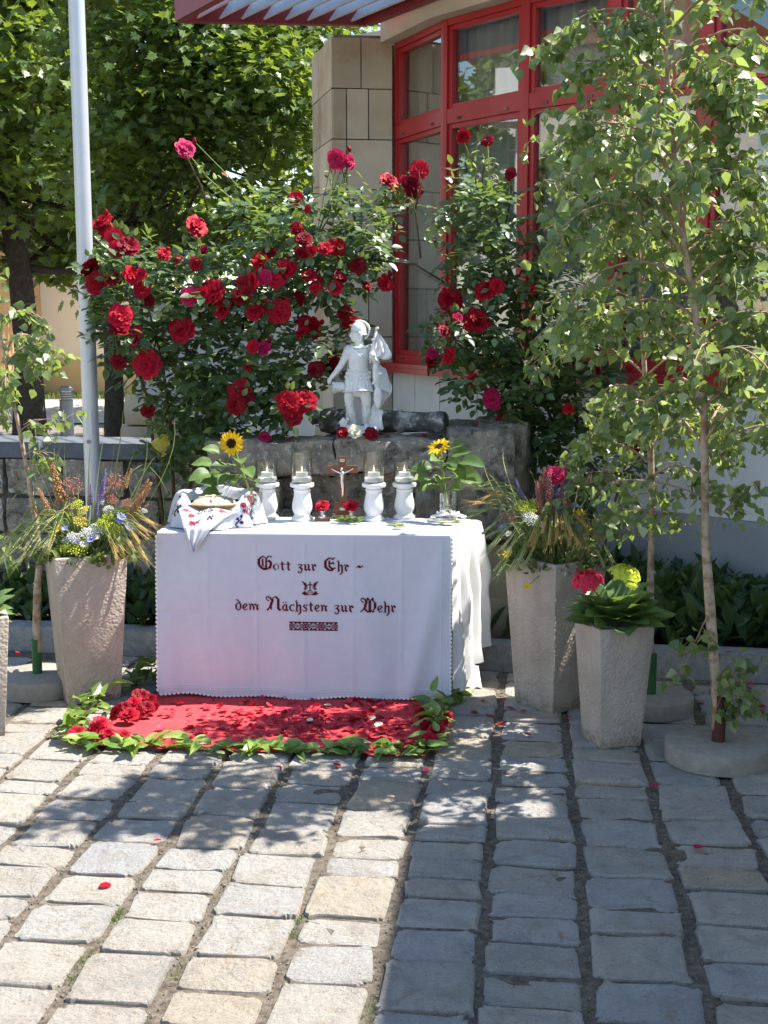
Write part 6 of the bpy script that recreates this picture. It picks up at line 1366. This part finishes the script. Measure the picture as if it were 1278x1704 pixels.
for px, py, s, m, d, yo in ((978, 962, .12, 'hyd_red', (-.2, -.5, .9), -.05), (1040, 952, .12, 'lime', (.2, -.3, 1), .0), (1073, 1005, .045, 'lime', (.3, -.7, .7), -.03), (1050, 968, .05, 'lime', (.2, -.5, .8), -.05)):
    p = at(px, py, c3_.y + yo) - hb; MB().tube([(p.x * .2, p.y * .2, 0), p * .6 + Vector((0, 0, .02)), p], .004, 6).build('flower_stalk', M['green_stem'], hy, True); link('flower_head', hyd_head(M[m], px), hy, p - Vector((0, 0, .015)), face_rot(d), s)
h4 = thing('leafy_plant', 'green leafy plant in the planter cut off by the left picture edge', 'plant', (c4_.x, c4_.y, .445))
for i in range(26):
    a = i * 2.4; k = i / 26; d = Vector((math.cos(a), math.sin(a), .25 + 1.2 * k * k)); link('leaf', HL[i % 3], h4, (d.x * .05, d.y * .05, .01 + .08 * k), axis_rot(d, (0, -.1, 1)), U(.09, .14))

# ================================================================== RED CLOTH, GARLAND, PETALS
CQ = [gnd(118, 1245), gnd(706, 1263), gnd(748, 1150), gnd(290, 1140)]
rc = thing('red_carpet', 'red cloth laid on the paving in front of the altar', 'carpet', (CQ[0] + CQ[2]) / 2); ro = Vector(rc.location)
def cz(p): return .009 + .004 * noise.noise(p * 7) + .0060 * max(0, math.sin(p.x * 9 + p.y * 16 + 2 * noise.noise(p * 3))) ** 2
def cqf(u, v):
    p = (CQ[0].lerp(CQ[1], u)).lerp(CQ[3].lerp(CQ[2], u), v); e = .008 * noise.noise(p * 8); p = p + Vector((e, e, 0))
    return Vector((p.x, p.y, cz(p))) - ro
MB().grid(cqf, 110, 50).build('cloth', M['carpet'], rc, True)
GLf = [big_leaf((.22, .27, .19, .24)[i], i, (.12, .3, .2, .45)[i], (.05, .2, -.1, .35)[i], 0).mesh('leaf', M['laurel'], True) for i in range(4)]
gr = thing('leaf_garland', 'border of glossy green leaves and red roses around the red cloth', 'garland', gnd(430, 1250)); go = Vector(gr.location)
path = [(270, 1128), (235, 1140), (190, 1160), (155, 1185), (130, 1207), (112, 1232), (145, 1243), (200, 1246), (260, 1248), (320, 1249), (390, 1254), (450, 1250), (520, 1256), (590, 1254), (650, 1258), (690, 1255), (718, 1242), (730, 1216), (722, 1192), (740, 1175), (775, 1160)]
dens = {0: 12, 1: 12, 2: 14, 3: 14, 4: 12, 15: 15, 16: 15, 17: 13, 18: 11, 19: 9}
GP_ = [gnd(*q) for q in path]
for i in range(len(GP_) - 1):
    a, b_ = GP_[i], GP_[i + 1]; tn = (b_ - a).normalized(); hgt = .08 if i in (0, 1, 2, 3, 4, 16, 17, 18) else .03
    for k in range(int(1.75 * dens.get(i, 10))):
        p = a.lerp(b_, random.random()); q = random.random(); ang = math.atan2(tn.y, tn.x) + random.choice([0, math.pi]) + random.gauss(0, .75)
        d = Vector((math.cos(ang), math.sin(ang), U(.0, .6) if hgt > .05 else U(.02, .30)))
        link('leaf', random.choice(GLf), gr, Vector((p.x + random.gauss(0, .022), p.y + random.gauss(0, .03), .014 + hgt * q * q)) - go, axis_rot(d, (random.gauss(0, .35), random.gauss(-.15, .35), 1)), U(.055, .105))
for px, py, z, s, kd in ((128, 1222, .035, 30, r_), (157, 1215, .05, 34, r_), (178, 1224, .035, 30, r_), (205, 1225, .025, 22, r_), (193, 1185, .06, 30, r_), (207, 1178, .05, 26, d_), (235, 1160, .05, 32, d_), (243, 1180, .05, 32, d_), (222, 1172, .05, 28, r_), (250, 1165, .04, 26, d_), (727, 1216, .05, 30, r_), (712, 1210, .04, 26, r_), (683, 1244, .03, 26, r_), (700, 1187, .05, 22, r_), (737, 1205, .04, 20, r_), (668, 1240, .02, 20, d_), (145, 1228, .03, 28, r_), (168, 1205, .06, 28, r_), (215, 1190, .05, 30, r_), (228, 1188, .04, 26, d_), (255, 1178, .04, 24, d_), (742, 1192, .05, 24, r_), (715, 1232, .04, 26, r_)):
    put_rose(gnd(px, py, z) - go, msz(s, 5.2) * 1.1, gr, kd, (random.gauss(0, .4), -.6, .9))
PT = ([(0, -.5, .05), (.35, -.3, .12), (.5, .1, .16), (.3, .5, .12), (0, .55, .08), (-.3, .5, .12), (-.5, .1, .16), (-.35, -.3, .12), (0, .05, 0)], [(i, (i + 1) % 8, 8) for i in range(8)])
P_ = []; S_ = []
for _ in range(430):
    if random.random() < .75:
        px = random.choice([370, 420, 450, 500, 545, 560, 620, 650, 480, 590]) + random.gauss(0, 38); py = random.choice([1185, 1200, 1215, 1225]) + random.gauss(0, 11)
    else: px, py = U(260, 730), U(1170, 1238)
    p = gnd(px, py); P_.append((p.x, p.y, cz(p) + U(.003, .012))); S_.append(U(.016, .036))
n_ = len(P_)
ps = tag(cloud('petal_carpet', *PT, P_, frames(np.stack([rng.normal(size=n_), rng.normal(size=n_), rng.normal(size=n_) * .25], 1), np.tile([0, 0, 1.], (n_, 1)) + rng.normal(size=(n_, 3)) * .35), S_, M['loose_petal']), 'loose red rose petals strewn thickly over the red cloth', 'petals', kind='stuff')
pme = [cloud('tmp_petal', *PT, [(0, 0, 0)], np.eye(3)[None], [1.0], M['rose'] if i else M['rose_pink']).data for i in range(2)]
for o in [o for o in bpy.data.objects if o.name.startswith('tmp_petal')]: bpy.data.objects.remove(o)
wp = cloud('tmp_petal', *PT, [(0, 0, 0)], np.eye(3)[None], [1.0], M['rose_white']); wpm = wp.data; bpy.data.objects.remove(wp)
for px, py in ((345, 1206), (515, 1209), (545, 1181), (620, 1204), (631, 1214)):
    p = gnd(px, py); o = link('white_petal', wpm, None, (p.x, p.y, cz(p) + .012), (U(-.3, .3), U(-.3, .3), U(0, 6)), U(.026, .036)); tag(o, 'white rose petal lying among red ones on the red cloth', 'petal', 'white petals on the red cloth')
spots = [(261, 1402), (176, 1478), (463, 1281), (710, 1284), (877, 1225), (838, 1167), (848, 1180), (830, 1192), (860, 1172), (947, 1208), (1117, 1148), (1122, 1141), (1165, 1173), (1086, 1310), (1162, 1414), (1268, 1178), (1248, 1141), (1180, 1128), (806, 1180), (805, 1168), (790, 1188), (945, 1196), (833, 1207), (815, 1195), (1215, 1140), (1105, 1080), (1210, 1130), (560, 1276), (872, 1185), (1200, 1135), (30, 1130)]
for px, py in spots:
    p = gnd(px, py); o = link('fallen_petal', random.choice(pme), None, (p.x, p.y, .006 if py > 1132 else .13), (U(-.3, .3), U(-.3, .3), U(0, 6)), U(.022, .038)); tag(o, 'red rose petal fallen on the stones around the altar', 'petal', 'fallen petals around the altar')
n_ = len(lp_)
tag(cloud('plinth_petals', *PT, np.array(lp_) + [0, 0, .004], frames(unit(n_) * [1, 1, .2], np.tile([0, 0, 1.], (n_, 1))), rng.uniform(.02, .04, n_), M['loose_petal']), 'red rose petals strewn along the top of the stone plinth', 'petals', kind='stuff')
